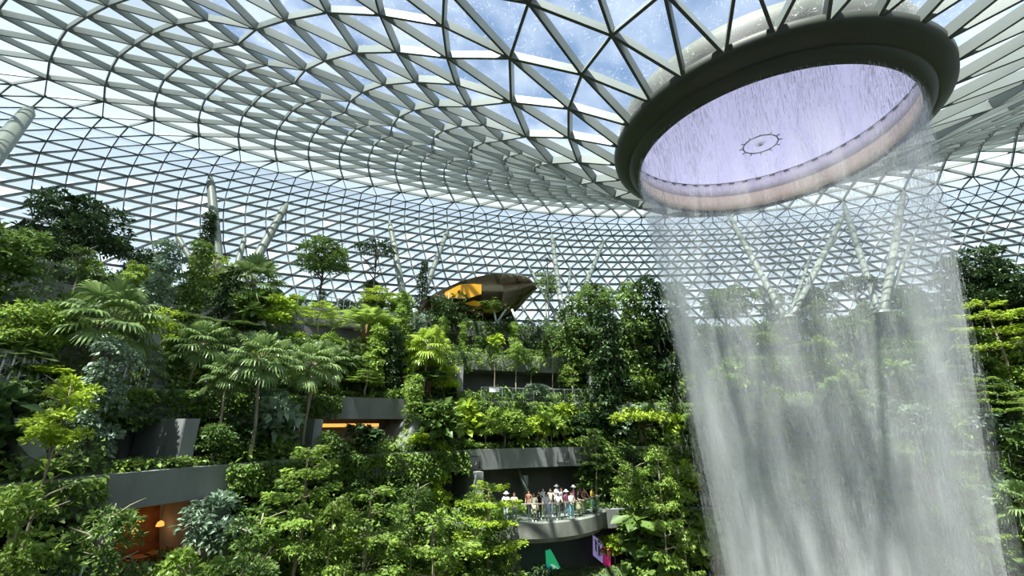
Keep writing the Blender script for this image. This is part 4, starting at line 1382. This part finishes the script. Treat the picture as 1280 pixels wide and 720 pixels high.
NICK = [(98, 290, 'the highest dark tree'), (130, 400, 'the largest fan palm'), (62, 480, 'the bright lime shrub'), (20, 420, 'the broad yellow-green tree'), (140, 515, 'the short glass balustrade'),
        (60, 560, 'the tall lime tree'), (205, 640, 'the dim restaurant'), (290, 650, 'the concrete fin wall'), (265, 330, 'the thick upright column'), (340, 300, 'the leaning column'),
        (247, 440, 'the thin stemmed fan palm'), (325, 470, 'the low hanging fan palm'), (388, 450, 'the upright fan palm'), (320, 350, 'the tall fan palm'), (240, 550, 'the small dark doorway'),
        (403, 340, 'the broad deck tree'), (430, 395, 'the top deck edge'), (467, 325, 'the umbrella tree'), (495, 340, 'the second column cluster'), (460, 530, 'the orange light strip'),
        (527, 555, 'the very bright shrub'), (531, 440, 'the bright yellow-green palm'), (600, 375, 'the bronze pod'), (683, 370, 'the lamp post'), (706, 370, 'the third column cluster'),
        (620, 485, 'the small white banner'), (672, 495, 'the silvery rounded shrub'), (735, 480, 'the end of the dark terrace'), (660, 580, 'the slab above the balcony'), (600, 600, 'the corner of the balcony slab'),
        (690, 650, 'the crowded balcony'), (745, 690, 'the lilac banner'), (690, 700, 'the green banner'), (617, 660, 'the forked pale trunk'), (372, 600, 'the dark trunked tiered tree'),
        (455, 640, 'the low tiered tree'), (540, 670, 'the wide bottom tiered tree'), (785, 620, 'the tree beside the balcony'), (830, 650, 'the long bare trunk'), (800, 545, 'the wide lime tiered tree'),
        (746, 375, 'the rounded deck tree'), (792, 400, 'the first climber column'), (822, 400, 'the middle climber column'), (850, 420, 'the near water edge'), (890, 650, 'the low palm by the water'),
        (905, 400, 'the first tree behind the water'), (1010, 430, 'the feather palm behind the water'), (1015, 370, 'the dark tree behind the water'), (1072, 370, 'the umbrella tree behind the water'),
        (1050, 500, 'the fan palm behind the water'), (968, 650, 'the pale trunk behind the water'), (1135, 380, 'the last tree behind the water'), (1120, 600, 'the tiered tree behind the water'),
        (1238, 340, 'the big dark tree past the water'), (1255, 400, 'the lime tree past the water'), (1222, 450, 'the far water edge'), (1262, 640, 'the low fan palm past the water'), (1268, 560, 'the outermost slender tree'),
        (30, 640, 'the bottom corner tree'), (105, 660, 'the tree left of the restaurant'), (310, 670, 'the tree under the fin wall'), (400, 680, 'the feathery low tree'), (60, 700, 'the silvery corner shrub')]


def beside(px, py, nth=0):
    n = sorted(NICK, key=lambda q: (q[0] - px) ** 2 + 1.6 * (q[1] - py) ** 2)[nth]
    dx, dy = px - n[0], py - n[1]
    if abs(dx) < 14 and abs(dy) < 14: w_ = 'touching'
    elif abs(dx) > 2.2 * abs(dy): w_ = 'just right of' if dx > 0 else 'just left of'
    elif abs(dy) > 2.2 * abs(dx): w_ = 'right below' if dy > 0 else 'right above'
    else: w_ = ('below' if dy > 0 else 'above') + (' and right of' if dx > 0 else ' and left of')
    return w_ + ' ' + n[2]


DESC = {'shrub': 'leafy shrub', 'bigleaf': 'large leaved shrub', 'climber': 'climbing plant', 'low': 'low leafy plant', 'fern': 'strap leaved plant', 'philo': 'heart leaved climber', 'slim': 'short tree', 'feather': 'feather palm', 'tier': 'tiered tree'}
COLN = {'mid': 'mid green', 'dark': 'dark green', 'lime': 'lime green', 'fresh': 'fresh green', 'blue': 'silvery green', 'palm': 'green'}


USED = set()
HIGH = {-2: 'at the foot of the slope', -1: 'on the lowest terrace', 0: 'on the balcony level terrace', 1: 'on the planter above the balcony level', 2: 'on the middle terrace', 3: 'on the terrace under the top deck', 4: 'on the top deck'}


def small(key, a, lv, dr, sx, sz, mat, dz=0.0):
    R, z0, z1 = LEV[lv]
    p = polar(R + dr + extra(lv, a), a, ZC + z1 + (.2 if lv < 4 else 0) + dz)
    h = PROTO[key]['h'] * sz
    px, py = project(p + Vector((0, 0, h * .5)))
    kind = key.rstrip('0123456789')
    size = 'small' if h < 1.3 else ('large' if h > 3.6 else '')
    if kind == 'slim': size = ''
    for nth in range(6):
        lab = ' '.join((size + ' ' + COLN[mat] + ' ' + DESC[kind] + ' ' + beside(px, py, nth)).split())
        if lab not in USED and len(lab.split()) <= 16: break
    USED.add(lab)
    return plant(key, p.x, p.y, p.z, sx, sz, lab, DESC[kind] + 's ' + HIGH[lv], mat)


pr_ = random.Random(99)
for lv in (-2, -1, 0, 1, 2, 3, 4):
    R = LEV[lv][0]
    step = {4: 1.9, 3: 1.5, -2: 1.6}.get(lv, 1.35)
    a = math.radians(28)
    while a < math.radians(196):
        p = polar(R + .8 + extra(lv, a), a, ZC + LEV[lv][2] + .5)
        px, py = project(p) if (p.y > 2) else (9999, 0)
        a += step / R * pr_.uniform(.8, 1.2)
        if px < -280 or px > 1500: continue
        if py > 860: continue
        hidden = 895 < px < 1195
        if hidden and pr_.random() < .35: continue
        if is_open(lv, px):
            if lv == -1: continue
            key, mat = pr_.choice([('low', 'fresh'), ('low', 'mid'), ('fern', 'fresh'), ('low', 'lime')])
            s_ = pr_.uniform(.6, .85)
            small(key, a, lv, pr_.uniform(.3, .9), s_ * 1.2, s_ * .8, mat)
            continue
        key = pr_.choice(['shrub0', 'shrub1', 'shrub2', 'bigleaf0', 'bigleaf1', 'climber0', 'climber1', 'shrub1', 'climber0'] + (['feather'] if pr_.random() < .5 else []) + (['slim2', 'slim0'] if (lv == 4 and px > 300) or (lv < 4 and pr_.random() < .4) else []))
        mat = pr_.choice(['mid', 'mid', 'fresh', 'dark', 'mid', 'fresh', 'lime', 'blue'])
        if px < 220 and pr_.random() < .3: mat = 'dark'
        if lv in (0, 1) and 580 < px < 730: mat = pr_.choice(['lime', 'fresh', 'fresh']); key = pr_.choice(['shrub0', 'shrub2', 'bigleaf0'])
        if key[:4] in ('slim',): s_ = pr_.uniform(.35, .5)
        elif key[:4] == 'clim': s_ = pr_.uniform(.75, 1.05)
        else: s_ = pr_.uniform(.9, 1.35)
        if lv == 4 and key[:4] == 'clim': s_ *= .55
        if lv == 4: s_ *= .8 if px > 240 else .62
        if lv >= 3 and 545 < px < 700: s_ *= .6
        if lv in (1, 2) and 190 < px < 425 or lv == 2 and 60 < px < 190: s_ *= .62
        small(key, a, lv, pr_.uniform(.2, 1.9) if lv < 4 else pr_.uniform(.6, 4), s_ * 1.12, s_, mat)
        if lv in (1, 2, 3) and pr_.random() < .3:
            # plants spilling over the edge
            small('fern' if pr_.random() < .5 else 'low', a, lv, .25, 1.0, 1.0, pr_.choice(['fresh', 'mid']))

# ---- creepers and undergrowth nobody could count: they spill over the slab edges and fill the planters
def cover(lv, seed, mat, px_gaps, dens, hang, rise, lsize=.24):
    R, z0, z1 = LEV[lv]
    r = np.random.RandomState(seed)
    n = int(100 * dens)
    a = math.radians(26) + math.radians(172) * r.rand(n)
    hv = .5 + .5 * np.sin(a * 31 + seed) * np.sin(a * 13 + seed * 2)          # how far the curtain hangs
    u = r.rand(n)
    on_top = r.rand(n) < .45
    low = -hang * (.35 + .65 * hv)
    hgt = rise * (.55 + .45 * np.sin(a * 53 + seed) * np.sin(a * 22 + 1))
    z = np.where(on_top, hgt * r.rand(n) ** .7, low * u)
    ex = np.array([extra(lv, q) for q in a])
    rr = ex + np.where(on_top, R - .1 + 2.4 * r.rand(n), R - .32 - .28 * r.rand(n) * (.5 + np.sin(a * 47) ** 2))
    X = GX + rr * np.cos(a); Y = GY + rr * np.sin(a); Z = ZC + z1 + .1 + z
    d = Y * math.cos(PITCH) + (Z - ZC) * math.sin(PITCH)
    PX = 640 + FPX * X / np.maximum(d, .1)
    keep = (d > 1) & (PX > -300) & (PX < 1520)
    for (g0, g1, amt) in px_gaps:
        gap = (PX > g0) & (PX < g1)
        keep &= ~(gap & (~on_top) & (amt >= .9))
        keep &= ~(gap & on_top & (z > .45))
    P = np.stack([X, Y, Z], 1)[keep]
    D = np.stack([-np.cos(a) + r.randn(n) * .7, -np.sin(a) + r.randn(n) * .7, -.45 + r.randn(n) * .5], 1)[keep]
    V, F = leaf_cards(P, D, lsize, .6, seed + 1)
    o = link_mesh('creeper_foliage', np_mesh('creeper_foliage', V, F, LM[mat]))
    tag(o, 'dense %s creepers and undergrowth covering terrace edge number %d above the valley floor' % (COLN[mat], lv + 3), 'creepers', None, 'stuff')


cover(4, 1, 'mid', [(372, 447, .97)], 260, 1.7, 1.2)
cover(4, 11, 'dark', [(372, 447, .97)], 160, 2.4, .8)
cover(3, 2, 'mid', [(590, 745, .9), (372, 455, .3)], 330, 2.4, 1.5)
cover(3, 12, 'fresh', [(590, 745, .85)], 160, 1.6, 1.0)
cover(2, 3, 'mid', [(425, 515, .95), (150, 200, .4)], 330, 2.6, 1.6)
cover(2, 13, 'fresh', [(425, 515, .95)], 180, 1.7, 1.1)
cover(1, 4, 'mid', [(132, 285, .97), (588, 740, .98)], 330, 2.6, 1.5)
cover(1, 14, 'fresh', [(132, 285, .97), (588, 740, .98)], 220, 1.6, 1.3)
cover(0, 5, 'mid', [(590, 772, .98)], 330, 2.8, 1.6)
cover(0, 15, 'fresh', [(590, 772, .98)], 180, 1.8, 1.2)
cover(-1, 6, 'mid', [(640, 790, .9)], 330, 2.8, 1.8)
cover(-2, 7, 'fresh', [(640, 775, .6)], 330, 2.8, 1.8)

# ------------------------------------------------------------------ branching steel columns that carry the roof
m_col = solid('pale_green_grey_paint', (.23, .26, .22), .45)
m_bolt = solid('pale_joint', (.5, .52, .53), .35)
ALLP = np.concatenate([DP[k] for k in range(12, 29)])
ALLX = np.array([project(p) if p[1] > 3 else (-9999, -9999) for p in ALLP])


def roof_point(px, py):
    d = np.hypot(ALLX[:, 0] - px, ALLX[:, 1] - py)
    return Vector(ALLP[int(np.argmin(d))])


def branch(root, base, tip, r, mat=m_col):
    b = MB()
    L_ = base.lerp
    b.tube([base - root.location, L_(tip, .08) - root.location, L_(tip, .5) - root.location, L_(tip, .92) - root.location, L_(tip, .985) - root.location], [r * .75, r, r * 1.05, r * .9, r * .4], 14)
    o = b.build('branch', mat, root, True)
    j = MB(); j.tube([L_(tip, .97) - root.location, L_(tip, .998) - root.location], [r * .5, r * .3], 10)
    link_mesh('joint', j.mesh('joint', m_bolt), o)


COLS = [
    ('thick four branched steel column between the skyline trees', (283, 372), 43.5, [(265, 223, .42), (357, 250, .40), (222, 285, .26), (304, 296, .26)]),
    ('steel column cluster beside the umbrella crowned tree', (513, 396), 43.5, [(489, 275, .36), (557, 287, .30)]),
    ('steel column cluster between the bronze pod and the water', (706, 402), 44.5, [(690, 294, .30), (750, 300, .28), (661, 335, .18), (711, 333, .18)]),
    ('steel column cluster seen through the falling water', (985, 395), 46.0, [(900, 262, .30), (1055, 262, .30), (940, 320, .18), (1010, 318, .18)]),
    ('steel column cluster seen at the far edge of the water', (1100, 385), 49.0, [(1045, 250, .30), (1135, 240, .34), (1150, 300, .20)]),
]
for lab, (bx, by), dist, tips in COLS:
    base = at_dist(bx, by, dist); base.z = ZC + 9.02
    root = empty('steel_column', base); tag(root, lab, 'column')
    for (tx, ty, r_) in tips:
        tp = roof_point(tx, ty)
        off = Vector(((tx - bx) * .004, 0, 0))
        branch(root, base + off, tp, r_)
    b = MB(); b.revolve([(.02, 0), (.7, 0), (.6, .25), (.02, .3)], (0, 0), n=18); b.build('base', m_col, root)
tp = roof_point(42, 140)
base = at_dist(-60, 240, 33); base.z = ZC + 9.02
root = empty('steel_column', base); tag(root, 'thick steel column cut by the edge of the view, its tip meeting the roof', 'column')
branch(root, base, tp, .5)

# ------------------------------------------------------------------ bronze pod
m_pod, t, o_ = nodes_of('polished_bronze')
p_ = t.nodes.new('ShaderNodeBsdfPrincipled')
p_.inputs['Metallic'].default_value = .85; p_.inputs['Roughness'].default_value = .10; p_.inputs['Base Color'].default_value = (.12, .10, .06, 1)
t.links.new(p_.outputs[0], o_.inputs[0])
m_gold_glint = solid('golden_reflection_paint', (.95, .45, .03), .3, .2)
c0 = at_dist(608, 372, 42.0)
c0.z = ZC + 11.3
root = empty('bronze_pod', (c0.x, c0.y, ZC + 9.02))
tag(root, 'big curved polished bronze pod with a painted golden reflection on the top deck', 'sculpture')
# hull: half-shell lofted along x, rim high at the far end
b = MB(); g = MB()
NU, NV = 30, 18
lx0, lx1 = -6.6, 5.2
V = []; VI = []
for i in range(NU + 1):
    u = i / NU
    x = lx0 + (lx1 - lx0) * (u ** .92)
    prof = math.sin(math.pi * min(1, u ** .75 * 1.0)) ** .5 if 0 < u < 1 else 0.02
    prof = max(prof, .03)
    top = 2.1 + 2.75 * (math.sin(min(u * 1.35, 1) * math.pi / 2) ** .9) - 1.0 * max(0, (u - .86) / .14) ** 2
    bot = 1.3 - .9 * math.sin(math.pi * min(1, u * 1.1)) + 2.6 * max(0, (u - .68) / .32) ** 1.6
    wd_ = 2.2 * prof + .05
    row = []; rowi = []
    for j in range(NV + 1):
        th = math.pi * j / NV
        yy = -math.cos(th) * wd_
        zz = top - (top - bot) * math.sin(th) ** .8
        row.append((x, yy, zz)); rowi.append((x * .985, yy * .93, top - (top - bot) * .93 * math.sin(th) ** .8 + .02))
    V.append(row); VI.append(rowi)
vv = [p for r_ in V for p in r_]; ff = []
for i in range(NU):
    for j in range(NV):
        q = i * (NV + 1) + j
        ff.append((q, q + 1, q + NV + 2, q + NV + 1))
b.add(vv, ff); b.add([V[0][j] for j in range(NV + 1)], [tuple(range(NV + 1))]); b.add([V[NU][j] for j in range(NV + 1)], [tuple(range(NV, -1, -1))])
hull = b.build('hull', m_pod, root, True)
# closed lid, tilted, bronze too, with a golden reflection painted on the near upper side
lid = MB(); vv = []
for i in range(NU + 1):
    x, y0, z0 = V[i][0]; _, y1, z1 = V[i][NV]
    for j in range(7):
        f = j / 6
        vv.append((x, y0 + (y1 - y0) * f, z0 + .45 * math.sin(math.pi * f) * min(1, 6 * min(i, NU - i) / NU)))
ff = [(i * 7 + j, i * 7 + j + 1, i * 7 + j + 8, i * 7 + j + 7) for i in range(NU) for j in range(6)]
lid.add(vv, ff); lid.build('rim_cover', m_pod, root, True)
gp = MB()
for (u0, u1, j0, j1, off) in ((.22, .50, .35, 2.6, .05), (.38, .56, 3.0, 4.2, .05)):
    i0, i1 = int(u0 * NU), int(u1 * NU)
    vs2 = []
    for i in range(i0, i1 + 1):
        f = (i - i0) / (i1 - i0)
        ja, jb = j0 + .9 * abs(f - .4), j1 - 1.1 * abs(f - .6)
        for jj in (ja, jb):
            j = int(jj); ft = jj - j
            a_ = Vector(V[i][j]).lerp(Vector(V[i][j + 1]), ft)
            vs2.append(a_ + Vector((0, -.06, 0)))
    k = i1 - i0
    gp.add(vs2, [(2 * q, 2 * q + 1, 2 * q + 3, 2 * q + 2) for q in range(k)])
o = gp.build('golden_reflection', m_gold_glint, root, True); o['label'] = 'painted golden reflection on the pod'
for (x0_, x1_) in ((1.1, .8), (1.1, 2.0), (3.1, 2.6)):
    q = MB(); q.tube([(x0_, -1.2, 0), (x1_, -1.2, 1.4)], .11, 8); q.build('support_strut', m_bolt, root, True)

# lamp post
lp = at_dist(686, 400, 41.5); lp.z = ZC + 9.02
top = at_dist(683, 322, 41.5).z - lp.z
root = empty('lamp_post', lp); tag(root, 'slender dark lamp post with a small spiky head beside the pod', 'lamp post')
b = MB(); b.tube([(0, 0, 0), (0, 0, top)], [.07, .05], 8); b.build('pole', m_dark_metal_shade, root)
b = MB()
for i in range(6):
    a_ = i * 1.047; b.tube([(0, 0, top - .15), (.45 * math.cos(a_), .45 * math.sin(a_), top - .05), (.5 * math.cos(a_), .5 * math.sin(a_), top - .3)], .03, 5)
b.build('lamp_head', m_dark_metal_shade, root)

# ------------------------------------------------------------------ people on the balcony
def pm(name, c, r=.7): return solid(name, c, r, spec=.2)


SKIN = [pm('skin_light', (.72, .48, .36), .55), pm('skin_tan', (.55, .34, .23), .55)]
HAIR = [pm('hair_black', (.02, .017, .015)), pm('hair_brown', (.09, .05, .03))]
CL = {'white': (.85, .86, .90), 'black': (.03, .03, .035), 'cream': (.75, .66, .48), 'pink': (.80, .25, .40), 'blue': (.10, .20, .45), 'yellow': (.90, .60, .04), 'brown': (.30, .14, .09), 'olive': (.22, .22, .10), 'grey': (.35, .36, .40), 'denim': (.16, .22, .36), 'teal': (.25, .55, .60), 'khaki': (.50, .42, .28)}
CM = {k: pm('cloth_' + k, v) for k, v in CL.items()}


def skin_mesh(name, verts, edges, radii, mat, root_i=0, sub=1):
    me = bpy.data.meshes.new(name)
    me.from_pydata([tuple(v) for v in verts], edges, [])
    ob = bpy.data.objects.new(name + '_work', me)
    COL.objects.link(ob)
    sm = ob.modifiers.new('skin', 'SKIN'); sm.use_smooth_shade = True
    me.skin_vertices[0].data.foreach_set('radius', np.array([(r_, r_) if not hasattr(r_, '__len__') else r_ for r_ in radii], dtype=np.float32).ravel())
    me.skin_vertices[0].data[root_i].use_root = True
    if sub:
        ss = ob.modifiers.new('sub', 'SUBSURF'); ss.levels = sub; ss.render_levels = sub
    dg = bpy.context.evaluated_depsgraph_get()
    m2 = bpy.data.meshes.new_from_object(ob.evaluated_get(dg))
    m2.name = name
    m2.materials.clear(); m2.materials.append(mat)
    bpy.data.objects.remove(ob)
    return m2


def arm_pts(side, pose):
    s = side
    sh = Vector((.19 * s, 0, 1.43))
    if pose == 'down': el, wr = Vector((.25 * s, .02, 1.14)), Vector((.25 * s, -.10, .90)); f = Vector((0, -.15, -1))
    elif pose == 'rail': el, wr = Vector((.27 * s, -.14, 1.18)), Vector((.20 * s, -.40, 1.14)); f = Vector((-.2 * s, -1, -.1))
    elif pose == 'photo': el, wr = Vector((.26 * s, -.22, 1.28)), Vector((.08 * s, -.38, 1.52)); f = Vector((-.3 * s, -.25, 1))
    elif pose == 'up': el, wr = Vector((.30 * s, -.10, 1.62)), Vector((.24 * s, -.16, 1.86)); f = Vector((0, -.1, 1))
    else: el, wr = Vector((.27 * s, .04, 1.16)), Vector((.10 * s, -.20, 1.10)); f = Vector((-1 * s, -.4, 0))
    return sh, el, wr, f.normalized()


def person(x, y, z, face, hgt, skin, hair, top, bottom, label, poses=('down', 'down'), hat=None, skirt=False, longhair=False, stride=.0, bag=None):
    root = empty('person', (x, y, z), face)
    k = hgt / 1.72
    root.scale = (k, k, k)
    tag(root, label, 'person', None)
    V = []; E = []; R = []

    def add(p, r_, par=None):
        V.append(Vector(p)); R.append(r_)
        if par is not None: E.append((par, len(V) - 1))
        return len(V) - 1
    pel = add((0, 0, .95), (.135, .10))
    wa = add((0, 0, 1.10), (.115, .09), pel)
    ch = add((0, 0, 1.30), (.145, .105), wa)
    nk0 = add((0, 0, 1.45), (.075, .07), ch)
    nk = add((0, .0, 1.52), .05, nk0)
    hd0 = add((0, -.015, 1.585), (.062, .072), nk)
    hd1 = add((0, -.012, 1.64), (.072, .088), hd0)
    hd2 = add((0, 0, 1.695), (.052, .062), hd1)
    for s in (-1, 1):
        hp = add((.095 * s, 0, .88), .085, pel)
        kn = add((.10 * s, -.03 - stride * s, .49), .058, hp)
        an = add((.10 * s, .02 - stride * 1.6 * s, .09), .038, kn)
        to = add((.115 * s, -.13 - stride * 1.6 * s, .035), .032, an)
        sh, el, wr, f = arm_pts(s, poses[0 if s < 0 else 1])
        a = add(sh, .055, nk0); e = add(el, .042, a); w2 = add(wr, .028, e)
        pal = add(wr + f * .07, (.034, .02), w2)
        pe = f.cross(Vector((0, 0, 1)));
        pe = pe.normalized() if pe.length > .1 else Vector((1, 0, 0))
        for q in range(4):
            o_ = pe * (.026 * (q - 1.5) / 1.5)
            kn1 = add(wr + f * .115 + o_, .0095, pal)
            add(wr + f * (.115 + (.065, .078, .073, .055)[q]) + o_ + Vector((0, 0, -.015)), .008, kn1)
        th = add(wr + f * .05 + pe * (-.04 * s), .0105, w2); add(wr + f * .095 + pe * (-.058 * s), .009, th)
    body = link_mesh('body', skin_mesh('body', V, E, R, skin), root)
    # face
    fc = MB()
    for s in (-1, 1):
        fc.revolve([(.002, -.008), (.010, 0), (.002, .008)], (0, 0), n=8)
    fm = MB()
    for s in (-1, 1): fm.box((.028 * s, -.095, 1.645), (.018, .012, .009))
    fm.box((0, -.092, 1.585), (.040, .010, .007))
    fm.build('face_marks', HAIR[0], root)
    ns = MB(); ns.add([(-.012, -.09, 1.60), (.012, -.09, 1.60), (0, -.115, 1.605), (0, -.088, 1.645)], [(0, 1, 2), (0, 2, 3), (2, 1, 3), (1, 0, 3)])
    for s in (-1, 1): ns.tube([(.078 * s, .0, 1.60), (.084 * s, .01, 1.64)], .014, 6)
    ns.build('nose_and_ears', skin, root)
    # hair
    hb = MB()
    rings = [(.02, 1.79), (.07, 1.775), (.098, 1.735), (.103, 1.69), (.098, 1.64), (.085, 1.60)]
    vv = []
    for (r_, zz) in rings:
        for q in range(16):
            a = 2 * math.pi * q / 16
            cut = 1.0 if math.sin(a) > -.25 or zz > 1.70 else .55
            vv.append((r_ * math.cos(a) * .95, r_ * math.sin(a) * cut * 1.05 + .012, zz - .01))
    hb.add(vv, [(i * 16 + j, i * 16 + (j + 1) % 16, (i + 1) * 16 + (j + 1) % 16, (i + 1) * 16 + j) for i in range(5) for j in range(16)] + [tuple(range(16))])
    if longhair: hb.tube([(0, .06, 1.70), (0, .10, 1.58), (0, .115, 1.42), (0, .11, 1.28)], [.07, .085, .075, .03], 10)
    hb.build('hair', hair, root, True)
    # clothing
    TV, TE, TR = [], [], []

    def ta(p, r_, par=None):
        TV.append(Vector(p)); TR.append(r_)
        if par is not None: TE.append((par, len(TV) - 1))
        return len(TV) - 1
    a0 = ta((0, 0, .93), (.158, .125)); a1 = ta((0, 0, 1.10), (.138, .115), a0); a2 = ta((0, 0, 1.30), (.165, .125), a1); a3 = ta((0, 0, 1.43), (.10, .09), a2)
    for s in (-1, 1):
        sh, el, wr, f = arm_pts(s, poses[0 if s < 0 else 1])
        q = ta(sh, .075, a3); ta(sh.lerp(el, .75), .066, q)
    link_mesh('shirt', skin_mesh('shirt', TV, TE, TR, CM[top]), root)
    if skirt:
        sk = MB(); sk.revolve([(.15, 1.02), (.17, .9), (.21, .65), (.25, .42), (.235, .42), (.16, .9), (.14, 1.02)], (0, 0), n=20); sk.build('skirt', CM[bottom], root, True)
    else:
        TV, TE, TR = [], [], []
        a0 = ta((0, 0, .98), (.15, .118))
        for s in (-1, 1):
            q = ta((.098 * s, 0, .87), .102, a0); q = ta((.10 * s, -.03 - stride * s, .49), .075, q); ta((.10 * s, .018 - stride * 1.6 * s, .13), .06, q)
        link_mesh('trousers', skin_mesh('trousers', TV, TE, TR, CM[bottom]), root)
    sb = MB()
    for s in (-1, 1):
        cx, cy = .108 * s, -.05 - stride * 1.6 * s
        prof = [(-.11, .0), (-.10, .06), (-.02, .095), (.06, .10), (.09, .07), (.09, 0)]
        vv = [(cx + q * .045, cy + y_ * 1.0, zz) for q in (-1, 1) for (y_, zz) in prof]
        sb.add(vv, [(0, 1, 2, 3, 4, 5), (11, 10, 9, 8, 7, 6)] + [(i, i + 6, (i + 1) % 6 + 6, (i + 1) % 6) for i in range(6)])
    sb.build('shoes', CM['white' if rng.random() < .6 else 'black'], root)
    if hat:
        h = MB(); h.revolve([(.01, 1.83), (.08, 1.82), (.108, 1.74), (.115, 1.71), (.21, 1.695), (.21, 1.685), (.11, 1.695)], (0, .005), n=20, closed_profile=True); h.build('sun_hat', CM[hat], root, True)
    if bag:
        h = MB(); h.box((0, .19, 1.22), (.27, .14, .40)); h.tube([(-.1, .12, 1.40), (-.12, -.10, 1.40), (-.11, -.11, 1.2), (-.1, .12, 1.05)], .018, 6); h.tube([(.1, .12, 1.40), (.12, -.10, 1.40), (.11, -.11, 1.2), (.1, .12, 1.05)], .018, 6)
        h.build('backpack', CM[bag], root)
    if poses[1] == 'photo':
        h = MB(); h.box((.0, -.42, 1.60), (.16, .012, .08)); h.build('phone', CM['black'], root)
    return root


PEOPLE = [
    # px, how far in from the rail, height, skin, hair, top, bottom, hat, label, options
    (633, .45, 1.70, 0, 0, 'white', 'white', 'white', 'person in white with a white hat at the leafy end of the balcony', dict(poses=('rail', 'rail'))),
    (643, .40, 1.68, 1, 1, 'cream', 'grey', None, 'person in a cream top leaning on the rail near the leafy end', dict(poses=('rail', 'rail'), longhair=True)),
    (661, 1.9, 1.62, 1, 0, 'brown', 'black', None, 'person in brown standing further back, next to the strut', dict(poses=('down', 'bend'))),
    (667, .35, 1.66, 1, 1, 'cream', 'cream', None, 'long haired person in a cream dress at the rail', dict(longhair=True, skirt=True, poses=('rail', 'down'))),
    (674, .75, 1.72, 0, 0, 'black', 'black', None, 'person in a black top and black trousers raising a phone', dict(poses=('photo', 'photo'))),
    (679, 2.4, 1.66, 0, 0, 'white', 'khaki', None, 'person in a white shirt at the back behind the long haired one', dict()),
    (683, .40, 1.66, 0, 0, 'white', 'grey', None, 'person in a white top and grey skirt at the middle of the rail', dict(skirt=True, longhair=True, poses=('rail', 'rail'))),
    (688, 1.5, 1.74, 1, 0, 'cream', 'denim', None, 'person in cream and denim behind the grey skirt', dict(poses=('photo', 'photo'))),
    (697, .40, 1.70, 0, 0, 'white', 'black', 'white', 'person in white shirt, white hat and dark trousers mid rail', dict(poses=('rail', 'rail'), bag='white')),
    (696, 2.7, 1.72, 0, 0, 'white', 'grey', 'white', 'person with a white hat standing at the back of the crowd', dict()),
    (702, 2.0, 1.60, 1, 1, 'grey', 'black', None, 'person in grey half hidden behind the white hats', dict()),
    (708, .70, 1.66, 0, 0, 'pink', 'denim', 'white', 'person in a pink top and a pale sun hat', dict(stride=.06)),
    (714, .40, 1.60, 0, 1, 'white', 'teal', None, 'person in white over teal trousers bending over the rail', dict(poses=('rail', 'bend'))),
    (717, 1.5, 1.72, 0, 0, 'pink', 'black', 'white', 'person in pink with a broad white hat in the second row', dict()),
    (723, .45, 1.62, 1, 0, 'black', 'khaki', None, 'person in a black top and long khaki skirt', dict(skirt=True, poses=('rail', 'bend'))),
    (730, .60, 1.72, 1, 0, 'brown', 'khaki', None, 'person in a brown top beside the yellow shirt', dict(poses=('rail', 'rail'), longhair=True)),
    (733, 1.8, 1.76, 0, 0, 'olive', 'black', None, 'person in olive lifting both arms behind the brown top', dict(poses=('up', 'up'))),
    (740, .45, 1.62, 0, 0, 'yellow', 'teal', None, 'person in a bright yellow shirt and teal trousers', dict(poses=('bend', 'rail'))),
    (748, .50, 1.70, 0, 1, 'white', 'denim', 'cream', 'person in white with a straw hat and jeans near the balcony end', dict(poses=('rail', 'photo'))),
    (754, .9, 1.68, 1, 1, 'khaki', 'khaki', None, 'person in khaki at the very end of the balcony rail', dict()),
]
for (px, ins, hgt, sk, ha, top, bot, hat, lab, kw) in PEOPLE:
    # stand on the balcony: where the bearing of px meets the rail circle, moved inwards
    rr = BR - .25 - ins
    best = None
    for i in range(400):
        a = math.radians(-175 + 170 * i / 399)
        q = (BX + rr * math.cos(a), BY + rr * math.sin(a), FZ + 1.0)
        e = abs(project(q)[0] - px)
        if best is None or e < best[0]: best = (e, a, q)
    _, a, q = best
    face = a + math.pi / 2 + rng.uniform(-.5, .5)
    person(q[0], q[1], FZ + .012, face, hgt, SKIN[sk], HAIR[ha], top, bot, lab, hat=hat, **kw)
# two people in orange and red on the middle terraces
for (px, py, lv, top, lab) in ((601, 486, 2, 'brown', 'person in rust brown sitting near the white banner on the dark terrace'), (607, 486, 2, 'pink', 'person in pink beside the rust brown one on the dark terrace'),
                               (132, 510, 2, 'pink', 'person in reddish pink behind the short glass balustrade'), (143, 510, 2, 'white', 'person in white behind the short glass balustrade')):
    R_ = 34.3 if lv == 2 else 33
    p = on_ring(px, py, R_ + (1.7 if px < 300 else 1.7))
    a = ang(p)
    person(p.x, p.y, ZC + LEV[2][1] + .5, a + math.pi / 2, 1.9, SKIN[0], HAIR[0], top, 'grey', lab, poses=('rail', 'rail'))
